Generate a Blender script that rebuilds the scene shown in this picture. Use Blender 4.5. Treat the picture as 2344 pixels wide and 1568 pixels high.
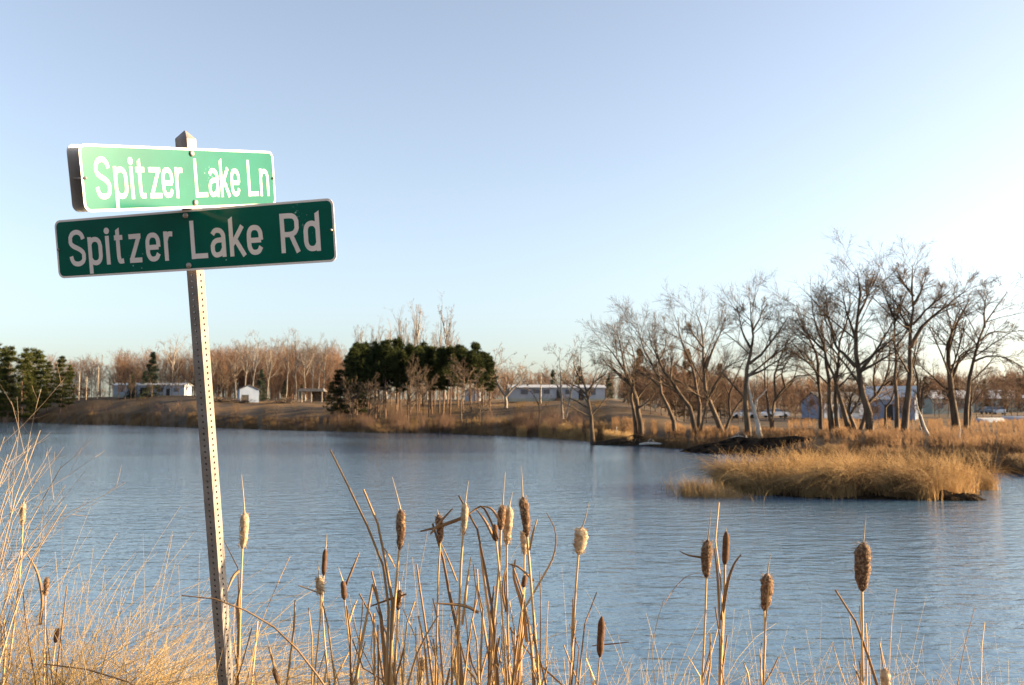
import bpy, math, random
import numpy as np

# ------------------------------------------------------------------ camera, sky, sun, exposure
sc = bpy.context.scene
for o in list(bpy.data.objects): bpy.data.objects.remove(o)
F, CX, CY, HOR, EYE = 2055.0, 1172.0, 784.0, 940.0, 3.2      # photograph measured on a 2344 x 1568 sheet
TH = math.atan((HOR - CY) / F)
SUN_AZ, SUN_EL = math.radians(85.3), math.radians(11)           # azimuth clockwise from the view direction (+Y)
cd = bpy.data.cameras.new('camera'); cam = bpy.data.objects.new('camera', cd)
sc.collection.objects.link(cam); sc.camera = cam
cd.sensor_width = 36; cd.lens = 36 * F / 2344; cd.clip_start = 0.05; cd.clip_end = 5000
cam.location = (0, 0, EYE); cam.rotation_euler = (math.pi/2 + TH, 0, 0)
cd.dof.use_dof = True; cd.dof.focus_distance = 3.6; cd.dof.aperture_fstop = 7.0
w = bpy.data.worlds.new('World'); sc.world = w; w.use_nodes = True
nt = w.node_tree; bg = nt.nodes['Background']
sky = nt.nodes.new('ShaderNodeTexSky'); sky.sky_type = 'NISHITA'; sky.sun_disc = False
sky.sun_elevation = SUN_EL; sky.sun_rotation = SUN_AZ
sky.altitude = 300; sky.air_density = 0.9; sky.dust_density = 2.4; sky.ozone_density = 2.0
hsv = nt.nodes.new('ShaderNodeHueSaturation'); hsv.inputs['Saturation'].default_value = 0.68      # hazy spring air, the same all round
nt.links.new(sky.outputs[0], hsv.inputs['Color']); tint = nt.nodes.new('ShaderNodeMix'); tint.data_type = 'RGBA'; tint.blend_type = 'MULTIPLY'; tint.inputs['Factor'].default_value = 1; tint.inputs['B'].default_value = (1.0, .985, .97, 1)
nt.links.new(hsv.outputs[0], tint.inputs['A']); nt.links.new(tint.outputs['Result'], bg.inputs[0]); bg.inputs[1].default_value = 0.093
sd = bpy.data.lights.new('sun', 'SUN'); sd.energy = 5.0; sd.angle = math.radians(0.53); sd.color = (1, 0.75, 0.45)
so = bpy.data.objects.new('sun', sd); sc.collection.objects.link(so)
so.rotation_euler = (math.pi/2 - SUN_EL, 0, math.pi - SUN_AZ)
so.location = (60, 20, 40)
sc.view_settings.view_transform = 'Standard'; sc.view_settings.look = 'None'
sc.view_settings.exposure = 2.0; sc.view_settings.gamma = 1
sc.render.engine = 'CYCLES'
sc.render.resolution_x = 1024; sc.render.resolution_y = 685

# ------------------------------------------------------------------ helpers
R = np.random.default_rng(11)
col = sc.collection
def P(x, y, Y):
    """world point at ground distance Y for a spot measured on the photograph"""
    u = (x - CX)/F; v = (CY - y)/F
    d = (u, math.cos(TH) - math.sin(TH)*v, math.sin(TH) + math.cos(TH)*v)
    s = Y/d[1]
    return np.array([d[0]*s, Y, EYE + d[2]*s])
def smooth(a, b, x):
    t = np.clip((np.asarray(x, float)-a)/(b-a), 0, 1); return t*t*(3-2*t)
ST = np.array([-900, -300, 0, 200, 470, 700, 900, 1000, 1200, 1330, 1400, 1600, 1760, 1900, 2100, 2344, 3000])
SD = np.array([240., 250, 250, 215, 165, 146, 131, 127, 110, 101, 88, 73, 65, 58, 52, 45, 36])
AT = np.array([-900, 0, 200, 430, 600, 1400, 1560, 3000]); AA = np.array([8.5, 8.5, 8.0, 8.0, 6.6, 6.2, 1.5, 1.5])
AB = np.array([45, 45, 34, 34, 42, 46, 9, 9.])
def shore(X, Y):
    t = CX + F*np.asarray(X, float)/np.maximum(Y, 1.0)
    wob = 0.02*np.sin(t/37.) + 0.012*np.sin(t/13.+1) + 0.03*np.sin(t/90.+2)
    return t, np.interp(t, ST, SD)*(1 + wob*.5)
def ground(X, Y):
    X = np.asarray(X, float); Y = np.asarray(Y, float)
    t, ds = shore(X, Y)
    s = Y - ds
    A = np.interp(t, AT, AA); B = np.interp(t, AT, AB)
    sp = np.maximum(s, 0)
    far = 0.22*smooth(-1.2, 1.0, s) + A*(1-np.exp(-sp/B)) + 0.012*np.maximum(sp-60, 0)*(t > 1500) + 0.10*np.sin(X*.31)*np.sin(Y*.23)*smooth(3, 12, s)
    near = 1.6 - 2.2*smooth(2.1, 6.2, Y + 0.15*np.sin(X*1.3))
    lake = -0.6
    z = np.where(s > -1.2, np.maximum(far-.6*(1-smooth(-1.2,-.2,s)), lake), lake)
    z = np.where(Y < 6.4, np.maximum(near, lake), z)
    return z
def gz(x, y): return float(ground(np.array([x]), np.array([y]))[0])
def on(x, Y, dz=0):
    X = (x-CX)/F*Y                      # a spot on the ground, by bearing and distance
    X = P(x, HOR, Y)[0]
    return np.array([X, Y, gz(X, Y)+dz])

def link(o, parent=None):
    col.objects.link(o)
    if parent is not None: o.parent = parent
    return o
def mk(name, V, Q, mat, parent=None, smooth_=True, tri=False):
    """mesh object from numpy verts and quads (or tris)"""
    V = np.asarray(V, np.float32).reshape(-1, 3); Q = np.asarray(Q, np.int32)
    n = Q.shape[1]
    me = bpy.data.meshes.new(name)
    me.vertices.add(len(V)); me.vertices.foreach_set('co', V.ravel())
    me.loops.add(Q.size); me.loops.foreach_set('vertex_index', Q.ravel())
    me.polygons.add(len(Q)); me.polygons.foreach_set('loop_start', np.arange(0, Q.size, n, dtype=np.int32))
    me.polygons.foreach_set('loop_total', np.full(len(Q), n, np.int32))
    me.polygons.foreach_set('use_smooth', np.full(len(Q), smooth_, bool))
    me.update(calc_edges=True)
    if mat is not None: me.materials.append(mat)
    return link(bpy.data.objects.new(name, me), parent)
def mkp(name, V, faces, mat, parent=None, smooth_=False):
    me = bpy.data.meshes.new(name)
    me.from_pydata([tuple(map(float, v)) for v in V], [], [tuple(map(int, f)) for f in faces]); me.update()
    if smooth_: me.polygons.foreach_set('use_smooth', np.full(len(me.polygons), True, bool))
    me.materials.append(mat)
    return link(bpy.data.objects.new(name, me), parent)
def thing(name, loc, label, cat, group=None):
    o = bpy.data.objects.new(name, None); col.objects.link(o)
    o.location = tuple(map(float, loc)); o.empty_display_size = .2
    tag(o, label, cat, group); return o
def tag(o, label, cat=None, group=None, kind=None):
    if label: o['label'] = label
    if cat: o['category'] = cat
    if group: o['group'] = group
    if kind: o['kind'] = kind
    return o
def dup(root, loc, label=None, group=None, rz=0, s=1.0, sz=None):
    r = root.copy(); col.objects.link(r); r.location = tuple(map(float, loc)); r.rotation_euler = (0, 0, rz)
    r.scale = (s, s, sz or s)
    if label: r['label'] = label
    if group: r['group'] = group
    for ch in list(root.children):
        c = ch.copy(); col.objects.link(c); c.parent = r
        for g in list(ch.children):
            d = g.copy(); col.objects.link(d); d.parent = c
    return r
def tubes(Pt, Rd, n=3):
    """Pt (M,k,3) polylines, Rd (M,k) radii -> verts, quads"""
    Pt = np.asarray(Pt, float); M, k, _ = Pt.shape
    T = np.gradient(Pt, axis=1); T /= np.linalg.norm(T, axis=2, keepdims=True)+1e-9
    mean = T.mean(1, keepdims=True)
    ref = np.where(np.abs(mean[..., 2:3]) > .8, np.array([1., 0.1, 0]), np.array([0.1, 0, 1.]))
    U = np.cross(T, np.broadcast_to(ref, T.shape)); U /= np.linalg.norm(U, axis=2, keepdims=True)+1e-9
    W = np.cross(T, U)
    a = np.arange(n)*2*np.pi/n
    V = Pt[:, :, None] + Rd[:, :, None, None]*(np.cos(a)[None, None, :, None]*U[:, :, None]+np.sin(a)[None, None, :, None]*W[:, :, None])
    i = np.arange(M)[:, None, None]*k*n + np.arange(k-1)[None, :, None]*n
    j = np.arange(n)[None, None, :]; j2 = (j+1) % n
    Q = np.stack(np.broadcast_arrays(i+j, i+j2, i+n+j2, i+n+j), -1).reshape(-1, 4)
    return V.reshape(-1, 3), Q
def join(parts):
    V = []; Q = []; off = 0
    for v, q in parts:
        V.append(v); Q.append(q+off); off += len(v)
    return np.concatenate(V), np.concatenate(Q)
def resample(pts, k):
    """smooth a polyline (Catmull-Rom) and resample it to k points"""
    p = np.asarray(pts, float)
    if len(p) > 2:
        e = np.vstack([2*p[0]-p[1], p, 2*p[-1]-p[-2]]); out = []
        for a in range(1, len(e)-2):
            p0, p1, p2, p3 = e[a-1:a+3]
            for t in np.linspace(0, 1, 9)[:-1]:
                out.append(.5*((2*p1)+(-p0+p2)*t+(2*p0-5*p1+4*p2-p3)*t*t+(-p0+3*p1-3*p2+p3)*t**3))
        out.append(p[-1]); p = np.array(out)
    d = np.concatenate([[0], np.cumsum(np.linalg.norm(np.diff(p, axis=0), axis=1))]); d /= d[-1]+1e-12
    t = np.linspace(0, 1, k)
    return np.stack([np.interp(t, d, p[:, c]) for c in range(p.shape[1])], 1)
def box(x0, x1, y0, y1, z0, z1):
    V = np.array([(x, y, z) for z in (z0, z1) for y in (y0, y1) for x in (x0, x1)], float)
    Q = np.array([(0, 2, 3, 1), (4, 5, 7, 6), (0, 1, 5, 4), (2, 6, 7, 3), (0, 4, 6, 2), (1, 3, 7, 5)])
    return V, Q

# ------------------------------------------------------------------ materials
def mat(name, c1, c2=None, scale=5., rough=.8, bump=0., bscale=None, metal=0., spec=.3, dist=.02, detail=6, trans=0, stretch=None, c3=None, s3=None, coat=0, objrand=0.):
    m = bpy.data.materials.new(name); m.use_nodes = True
    t = m.node_tree; b = t.nodes['Principled BSDF']
    b.inputs['Roughness'].default_value = rough; b.inputs['Metallic'].default_value = metal
    b.inputs['Specular IOR Level'].default_value = spec
    if coat: b.inputs['Coat Weight'].default_value = coat; b.inputs['Coat Roughness'].default_value = .12
    tc = t.nodes.new('ShaderNodeTexCoord'); vec = tc.outputs['Object']
    if stretch:
        mp = t.nodes.new('ShaderNodeMapping'); mp.inputs['Scale'].default_value = stretch
        t.links.new(vec, mp.inputs[0]); vec = mp.outputs[0]
    out = None
    if c2 is not None:
        n = t.nodes.new('ShaderNodeTexNoise'); n.inputs['Scale'].default_value = scale; n.inputs['Detail'].default_value = detail
        t.links.new(vec, n.inputs['Vector'])
        r = t.nodes.new('ShaderNodeValToRGB'); r.color_ramp.elements[0].position = .36; r.color_ramp.elements[1].position = .64
        r.color_ramp.elements[0].color = (*c1, 1); r.color_ramp.elements[1].color = (*c2, 1)
        t.links.new(n.outputs['Fac'], r.inputs[0]); out = r.outputs[0]
        if c3 is not None:
            n3 = t.nodes.new('ShaderNodeTexNoise'); n3.inputs['Scale'].default_value = s3; n3.inputs['Detail'].default_value = 4
            t.links.new(vec, n3.inputs['Vector'])
            r3 = t.nodes.new('ShaderNodeValToRGB'); r3.color_ramp.elements[0].position = .48; r3.color_ramp.elements[1].position = .6
            t.links.new(n3.outputs['Fac'], r3.inputs[0])
            mx = t.nodes.new('ShaderNodeMix'); mx.data_type = 'RGBA'
            t.links.new(r3.outputs[0], mx.inputs['Factor']); t.links.new(out, mx.inputs['A']); mx.inputs['B'].default_value = (*c3, 1)
            out = mx.outputs['Result']
        if objrand:
            oi = t.nodes.new('ShaderNodeObjectInfo'); hs = t.nodes.new('ShaderNodeHueSaturation')
            mr = t.nodes.new('ShaderNodeMapRange'); mr.inputs['To Min'].default_value = 1-objrand; mr.inputs['To Max'].default_value = 1+objrand
            t.links.new(oi.outputs['Random'], mr.inputs['Value']); t.links.new(mr.outputs[0], hs.inputs['Value'])
            t.links.new(out, hs.inputs['Color']); out = hs.outputs[0]
        t.links.new(out, b.inputs['Base Color'])
    else:
        b.inputs['Base Color'].default_value = (*c1, 1)
    if bump:
        n2 = t.nodes.new('ShaderNodeTexNoise'); n2.inputs['Scale'].default_value = bscale or scale*4; n2.inputs['Detail'].default_value = 5
        t.links.new(vec, n2.inputs['Vector'])
        bp = t.nodes.new('ShaderNodeBump'); bp.inputs['Strength'].default_value = bump; bp.inputs['Distance'].default_value = dist
        t.links.new(n2.outputs['Fac'], bp.inputs['Height']); t.links.new(bp.outputs[0], b.inputs['Normal'])
    if trans:
        tr = t.nodes.new('ShaderNodeBsdfTranslucent'); ms = t.nodes.new('ShaderNodeMixShader'); ms.inputs[0].default_value = trans
        if out is not None: t.links.new(out, tr.inputs[0])
        else: tr.inputs[0].default_value = (*c1, 1)
        t.links.new(b.outputs[0], ms.inputs[1]); t.links.new(tr.outputs[0], ms.inputs[2])
        t.links.new(ms.outputs[0], t.nodes['Material Output'].inputs[0])
    return m
M = {}
M['ground'] = mat('dry_turf', (.034, .023, .013), (.095, .056, .026), .35, .95, 1.0, 6, dist=.12, c3=(.15, .082, .030), s3=.06)
M['mud'] = mat('black_mud', (.008, .006, .005), (.05, .036, .025), 1.6, 1, 1.0, 4, dist=.35, spec=0)
M['island_mud'] = mat('wet_peat', (.010, .007, .005), (.04, .027, .016), 3, .9, 1.0, 8, dist=.1, spec=.05)
M['bark'] = mat('bark', (.055, .038, .026), (.135, .094, .062), 3, .95, .8, 14, dist=.03, stretch=(1, 1, .3), objrand=.2)
M['twig'] = mat('twig_bark', (.075, .048, .031), (.14, .094, .06), 1, .9, objrand=.2)
M['palebark'] = mat('pale_bark', (.17, .14, .11), (.27, .23, .19), 2, .9, .4, 10, objrand=.15)
M['paletwig'] = mat('pale_twig', (.16, .115, .082), (.24, .18, .135), 1, .9, objrand=.15)
M['redtwig'] = mat('russet_twig', (.12, .068, .043), (.21, .125, .078), .12, .95)
M['deadwood'] = mat('bare_dead_wood', (.30, .26, .22), (.46, .41, .36), 3, .9, .4, 20)
M['pinebark'] = mat('pine_bark', (.09, .052, .034), (.19, .12, .08), 3, .95, .6, 12, objrand=.2)
M['needle'] = mat('pine_needles', (.014, .021, .008), (.05, .058, .018), .8, .8, objrand=.4, trans=.14, spec=.1)
M['needle2'] = mat('golden_pine_needles', (.022, .030, .009), (.075, .076, .020), .8, .8, objrand=.25, trans=.12, spec=.1)
M['spruce'] = mat('spruce_needles', (.020, .032, .020), (.045, .065, .034), .8, .7, objrand=.25, trans=.1)
M['brownconifer'] = mat('winter_browned_needles', (.085, .055, .028), (.13, .085, .04), .8, .8, trans=.1)
M['reed'] = mat('dry_reed_grass', (.42, .285, .115), (.68, .50, .245), .9, .7, trans=.35)
M['farreed'] = mat('far_dry_grass', (.10, .062, .032), (.25, .155, .072), .25, .85, trans=.2)
M['weed'] = mat('russet_weeds', (.15, .08, .04), (.36, .21, .10), .45, .9, trans=.25)
M['islandgrass'] = mat('island_grass', (.42, .275, .125), (.64, .445, .22), .6, .8, trans=.45)
M['lawnblade'] = mat('lawn_grass', (.09, .055, .024), (.19, .115, .045), .3, .9, trans=.2)
M['stalk'] = mat('cattail_stalk', (.38, .24, .11), (.55, .38, .19), 6, .6, .2, 40, stretch=(1, 1, .15), dist=.002, objrand=.15)
M['leaf'] = mat('dry_cattail_leaf', (.34, .20, .085), (.56, .38, .185), 7, .65, .2, 60, stretch=(1, 1, .12), trans=.22, dist=.002, objrand=.25)
M['leafdark'] = mat('weathered_cattail_leaf', (.20, .11, .05), (.36, .22, .11), 7, .7, stretch=(1, 1, .12), trans=.15, objrand=.2)
M['velvet'] = mat('brown_cattail_velvet', (.07, .032, .014), (.13, .065, .03), 60, .95, .6, 300, dist=.002)
M['fluff'] = mat('tan_cattail_fluff', (.33, .23, .14), (.52, .40, .27), 45, .95, .9, 160, dist=.006, trans=.15)
M['mixed'] = mat('half_shed_cattail', (.055, .026, .012), (.12, .06, .03), 150, .95, .6, 260, dist=.003, c3=(.24, .15, .085), s3=110)
M['spike'] = mat('spike', (.30, .22, .14), (.42, .32, .2), 10, .8)
M['galv'] = mat('galvanised_steel', (.19, .162, .14), (.25, .218, .193), 14, .5, .15, 90, metal=0, spec=.15, dist=.001)
M['capm'] = mat('weathered_cap', (.20, .165, .15), (.34, .29, .26), 22, .55, .2, 60, metal=.4, dist=.002)
M['alu'] = mat('blade_back', (.30, .29, .28), (.38, .37, .36), 12, .5, metal=.6)
M['white'] = mat('white_sheeting', (.72, .63, .575), (.80, .70, .64), 9, .16, spec=.3)
def green_mat():
    m = mat('green_sheeting', (.000, .090, .063), (.001, .110, .078), 5, .14, spec=.19)
    t = m.node_tree; b = t.nodes['Principled BSDF']
    tc = t.nodes.new('ShaderNodeTexCoord')
    n = t.nodes.new('ShaderNodeTexNoise'); n.inputs['Scale'].default_value = 95; n.inputs['Detail'].default_value = 3
    n2 = t.nodes.new('ShaderNodeTexNoise'); n2.inputs['Scale'].default_value = 7; n2.inputs['Detail'].default_value = 2
    t.links.new(tc.outputs['Object'], n.inputs[0]); t.links.new(tc.outputs['Object'], n2.inputs[0])
    ad = t.nodes.new('ShaderNodeMath'); ad.operation = 'ADD'; t.links.new(n.outputs['Fac'], ad.inputs[0]); t.links.new(n2.outputs['Fac'], ad.inputs[1])
    r = t.nodes.new('ShaderNodeValToRGB'); r.color_ramp.elements[0].position = .0; r.color_ramp.elements[1].position = 1
    r.color_ramp.elements[0].color = (0, 0, 0, 1)
    mr = t.nodes.new('ShaderNodeMapRange'); mr.inputs['From Min'].default_value = 1.32; mr.inputs['From Max'].default_value = 1.42
    t.links.new(ad.outputs[0], mr.inputs[0])
    mx = t.nodes.new('ShaderNodeMix'); mx.data_type = 'RGBA'; mx.inputs['B'].default_value = (.30, .50, .42, 1)
    src = b.inputs['Base Color'].links[0].from_socket
    t.links.new(mr.outputs[0], mx.inputs['Factor']); t.links.new(src, mx.inputs['A']); t.links.new(mx.outputs['Result'], b.inputs['Base Color'])
    return m
M['green'] = green_mat()
M['bolt'] = mat('bolt', (.30, .25, .22), (.42, .37, .33), 40, .5, metal=.5)
M['siding'] = mat('white_siding', (.28, .31, .36), (.34, .37, .42), .6, .6)
M['shadebluesiding'] = mat('shade_blue_siding', (.20, .25, .34), (.25, .30, .39), .6, .6)  # white shed and barn walls, blue of their shade put into the colour
M['greysiding'] = mat('grey_green_siding', (.26, .28, .24), (.34, .36, .31), .6, .7)
M['tansiding'] = mat('tan_board', (.40, .32, .25), (.5, .41, .33), .8, .7)
M['roof'] = mat('dark_roof', (.07, .065, .06), (.12, .11, .10), 2, .85)
M['palroof'] = mat('pale_metal_roof', (.45, .44, .43), (.55, .54, .53), .7, .45, metal=.2)
M['glass'] = mat('window_glass', (.10, .11, .13), None, rough=.15, spec=.5)
M['dark'] = mat('dark_door', (.03, .026, .022), (.05, .045, .04), 2, .8)
M['pole'] = mat('weathered_pole', (.30, .23, .16), (.42, .33, .24), 1.5, .9)
M['woodpile'] = mat('old_lumber', (.07, .05, .035), (.16, .115, .08), 2, .95)
M['carwhite'] = mat('white_car_paint', (.75, .75, .75), None, rough=.25, spec=.6)
M['cargrey'] = mat('grey_car_paint', (.22, .24, .27), None, rough=.25, spec=.6)
M['tyre'] = mat('tyre', (.02, .02, .02), None, rough=.9)
M['shrub'] = mat('shrub_bark', (.28, .195, .125), (.44, .32, .205), 8, .8, objrand=.1)
def water_mat():
    m = bpy.data.materials.new('lake_water'); m.use_nodes = True
    t = m.node_tree; b = t.nodes['Principled BSDF']
    b.inputs['Base Color'].default_value = (.080, .150, .225, 1); b.inputs['Roughness'].default_value = .04
    b.inputs['IOR'].default_value = 1.52; b.inputs['Specular IOR Level'].default_value = .5
    tc = t.nodes.new('ShaderNodeTexCoord')
    def noise(scale, stretch, det, rot=0.):
        mp = t.nodes.new('ShaderNodeMapping'); mp.inputs['Scale'].default_value = stretch; mp.inputs['Rotation'].default_value = (0, 0, rot)
        t.links.new(tc.outputs['Object'], mp.inputs[0])
        n = t.nodes.new('ShaderNodeTexNoise'); n.inputs['Scale'].default_value = scale; n.inputs['Detail'].default_value = det
        n.inputs['Roughness'].default_value = .55; t.links.new(mp.outputs[0], n.inputs[0]); return n.outputs['Fac']
    a = noise(4.2, (.5, 1, 1), 3, .12); c = noise(1.5, (.45, 1, 1), 2, -.2); big = noise(.035, (.35, 1, 1), 3)
    ad = t.nodes.new('ShaderNodeMath'); ad.operation = 'MULTIPLY_ADD'; ad.inputs[1].default_value = 1.2
    t.links.new(c, ad.inputs[0]); t.links.new(a, ad.inputs[2])
    mr = t.nodes.new('ShaderNodeMapRange'); mr.inputs['From Min'].default_value = .35; mr.inputs['From Max'].default_value = .65
    mr.inputs['To Min'].default_value = .42; mr.inputs['To Max'].default_value = 1.0; t.links.new(big, mr.inputs[0])
    bp = t.nodes.new('ShaderNodeBump'); bp.inputs['Distance'].default_value = .054
    t.links.new(ad.outputs[0], bp.inputs['Height']); t.links.new(mr.outputs[0], bp.inputs['Strength'])
    t.links.new(bp.outputs[0], b.inputs['Normal'])
    return m
M['water'] = water_mat()

# ------------------------------------------------------------------ ground and water
az = np.radians(np.concatenate([np.linspace(-180, -45, 40, endpoint=False), np.linspace(-45, 45, 300, endpoint=False), np.linspace(45, 180, 40)]))
rr = np.concatenate([[0.05], np.linspace(.8, 12, 46), np.linspace(13, 34, 14), np.linspace(35, 130, 190), np.linspace(131, 300, 170), np.geomspace(305, 4000, 26)])
AZ, RR = np.meshgrid(az, rr, indexing='ij')
GX, GY = RR*np.sin(AZ), RR*np.cos(AZ)
GZ = ground(GX, GY)
na, nr = AZ.shape
ii = np.arange(na-1)[:, None]*nr + np.arange(nr-1)[None, :]
mk('ground', np.stack([GX, GY, GZ], -1), np.stack([ii, ii+nr, ii+nr+1, ii+1], -1).reshape(-1, 4), M['ground'])['kind'] = 'structure'
mk('lake_water', [(-700, 3, 0), (700, 3, 0), (700, 330, 0), (-700, 330, 0)], [(0, 1, 2, 3)], M['water'], smooth_=False)['kind'] = 'structure'

def mound(name, cx, cy, lx, ly, h, seed, m, n=60, rot=0.):
    r = np.random.default_rng(seed); g = np.linspace(-1, 1, n)
    U, W = np.meshgrid(g, g, indexing='ij')
    rad = np.sqrt(U**2+W**2)
    z = h*np.clip(1-rad**2, -.3, 1)
    for k in range(26):
        a, b, p = r.uniform(-9, 9), r.uniform(-9, 9), r.uniform(0, 6)
        z += h*.045*np.sin(a*U*2+b*W*2+p)*np.clip(1.0-rad, 0, 1)
    z -= h*.25*np.clip(rad-.9, 0, 1)
    co, si = math.cos(rot), math.sin(rot)
    V = np.stack([cx+U*lx*co-W*ly*si, cy+U*lx*si+W*ly*co, z-.12], -1)
    i = np.arange(n-1)[:, None]*n+np.arange(n-1)[None, :]
    return mk(name, V, np.stack([i, i+n, i+n+1, i+1], -1).reshape(-1, 4), m)
ISX, ISY = 13.6, 36.6
mound('island', ISX, ISY, 5.8, 4.6, .42, 3, M['island_mud'], 90)['kind'] = 'structure'
mound('island_mud', 15.9, 32.75, 1.5, .65, .38, 31, M['mud'], 40)['kind'] = 'structure'
o = mound('mud_mound', 19.2, 68.0, 7.2, 2.6, 1.2, 5, M['mud'], 90, math.radians(-28)); o['kind'] = 'structure'
o = mound('mud_bank', 11.6, 85.0, 4.6, 2.6, .8, 8, M['island_mud'], 60); o['kind'] = 'structure'

# ------------------------------------------------------------------ grass (uncountable)
def blades(X, Y, Z0, Hh, width, lean, droop, rng, k=6, bias=(0, 0), wtip=.15, curve=2.0):
    """thin three-sided blades: rise, lean and arch over"""
    n = len(X); a = rng.uniform(0, 2*np.pi, n)
    dx, dy = np.cos(a)+bias[0], np.sin(a)+bias[1]
    t = np.linspace(0, 1, k)[None, :]
    L = (lean*rng.uniform(.3, 1.3, n)*Hh)[:, None]
    dr = (droop*rng.uniform(0, 1.6, n)*Hh)[:, None]
    off = L*t**curve + dr*t**3*1.05
    pts = np.stack([X[:, None]+dx[:, None]*off, Y[:, None]+dy[:, None]*off,
                    Z0[:, None]+Hh[:, None]*t - dr*t**4*.9], -1)
    rad = width[:, None]*(1-(1-wtip)*t**1.3)
    return pts, rad
def field(name, X, Y, hlo, hhi, wd, m, label, cat, seed, lean=.25, droop=.15, k=5, bias=(0, 0), base=None, n=3, hmul=None):
    r = np.random.default_rng(seed); Z = ground(X, Y)-.05 if base is None else base
    Hh = r.uniform(hlo, hhi, len(X))
    if hmul is not None: Hh = Hh*hmul
    else: Hh = Hh*(.5+.75*np.abs(np.sin(X*.83+np.sin(Y*.7))*np.sin(X*.31+1+Y*.13)))
    p, rd = blades(X, Y, Z, Hh, r.uniform(.6, 1.3, len(X))*wd, lean, droop, r, k, bias)
    V, Q = tubes(p, rd, n)
    return tag(mk(name, V, Q, m), label, cat, kind='stuff')
def clumpy(r, n, lo, hi, nc, sd):
    c = r.uniform(lo, hi, nc); return c[r.integers(0, nc, n)] + r.normal(0, sd, n)
def bank_points(seed, n, t0, t1, s0, s1, power=1.0, clump=0):
    r = np.random.default_rng(seed)
    t = clumpy(r, n, t0, t1, clump, (t1-t0)/clump*.35) if clump else r.uniform(t0, t1, n)
    Dn = np.interp(t, ST, SD)
    wob = 0.02*np.sin(t/37.) + 0.012*np.sin(t/13.+1) + 0.03*np.sin(t/90.+2)
    Y = Dn*(1+wob*.5) + s0 + (s1-s0)*r.uniform(0, 1, n)**power
    return (t-CX)/F*Y, Y
X, Y = bank_points(1, 26000, -120, 1420, -.4, 11, 1.5, 260)
field('bank_grass', X, Y, .35, 1.0, .028, M['farreed'], 'dry tan grass fringing the far shore', 'grass', 2, .25, .1, 4)
X, Y = bank_points(3, 14000, -120, 1420, 4, 60, 1.2, 90)
field('slope_grass', X, Y, .12, .45, .03, M['lawnblade'], 'short dry brown grass on the far slope', 'grass', 4, .5, .1, 3)
X, Y = bank_points(5, 9000, 1180, 1440, -1.0, 3.0, 1.2, 22)
field('shore_reeds', X, Y, .7, 1.6, .026, M['islandgrass'], 'golden reeds along the shore below the white mobile home', 'reeds', 6, .12, .12, 4)
X, Y = bank_points(7, 26000, 1400, 2420, -.2, 17, 1.2, 160)
k = ~((((X-19.2)*.88-(Y-68)*.47)**2/54+((X-19.2)*.47+(Y-68)*.88+1.5)**2/16) < 1); X, Y = X[k], Y[k]
field('peninsula_weeds', X, Y, .2, .75, .022, M['weed'], 'russet dry weeds under the bare shore trees', 'weeds', 8, .35, .12, 4)
X, Y = bank_points(9, 16000, 1800, 2480, 2, 75, 1.3, 150)
field('marsh_weeds', X, Y, .2, .7, .024, M['weed'], 'russet marsh weeds reaching back to the houses', 'weeds', 10, .35, .1, 4)
X, Y = bank_points(77, 8000, 1390, 2450, -.5, 2.5, 1.0, 70)
k = ~((((X-19.2)*.88-(Y-68)*.47)**2/54+((X-19.2)*.47+(Y-68)*.88+2)**2/30) < 1); X, Y = X[k], Y[k]
field('peninsula_edge_grass', X, Y, .4, 1.0, .02, M['farreed'], 'tan grass at the water edge below the bare trees', 'grass', 12, .3, .25, 4)
X, Y = bank_points(91, 3800, 640, 1330, 1, 14, 1.3, 34)
field('shore_brush', X, Y, 1.0, 2.6, .016, M['redtwig'], 'low leafless brush along the far shore below the pines', 'brush', 14, .55, .05, 5)
X, Y = bank_points(92, 1600, -80, 640, 1, 26, 1.3, 22)
field('slope_brush', X, Y, .8, 1.8, .02, M['redtwig'], 'low leafless brush on the slope below the trailer home', 'brush', 15, .55, .05, 5)
# island grass: tall, arching, in tussocks
r = np.random.default_rng(21)
nc = 330; ca = r.uniform(0, 2*np.pi, nc); cr_ = np.sqrt(r.uniform(0, 1, nc))
rag = 1+.10*np.sin(ca*5+1)+.07*np.sin(ca*9+.4)+.05*np.sin(ca*17)
cxs, cys = ISX+np.cos(ca)*cr_*4.9*rag, ISY+np.sin(ca)*cr_*3.7*rag
hm = np.where(r.uniform(0, 1, nc) < .4, r.uniform(.35, .7, nc), r.uniform(.75, 1.15, nc))
aw = r.uniform(0, 6.28, nc); N_ = 34000; idx = r.integers(0, nc, N_)
X, Y = cxs[idx]+r.normal(0, .2, N_), cys[idx]+r.normal(0, .2, N_)
for part, sel, mt in (('a', idx % 6 != 0, 'islandgrass'), ('b', idx % 6 == 0, 'farreed')):
    g2 = np.random.default_rng(22 if part == 'a' else 29); xs, ys, hs = X[sel], Y[sel], hm[idx[sel]]
    p, rd = blades(xs, ys, np.full(len(xs), -.03), g2.uniform(.75, 1.85, len(xs))*hs, g2.uniform(.6, 1.3, len(xs))*.0085, .38, .5, g2, 8, (-.3, -.1))
    v_, q_ = tubes(p, rd, 3)
    tag(mk('island_grass' if part == 'a' else 'island_sedge', v_, q_, M[mt]), 'tall golden grass covering the small island' if part == 'a' else 'duller tan sedge mixed through the island grass', 'grass', kind='stuff')
n = 1500; X = np.concatenate([r.uniform(6.4, 8.8, n), r.uniform(6.0, 8.2, 300)]); Y = np.concatenate([33.6+r.normal(0, .5, n)+(X[:n]-8.6)*-.35, r.uniform(33, 37, 300)])
field('water_reeds', X, Y, .3, .95, .008, M['islandgrass'], 'sparse low reeds standing in the water off the island tip', 'reeds', 23, .2, .2, 5, base=np.full(len(X), -.25), hmul=None)

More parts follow.
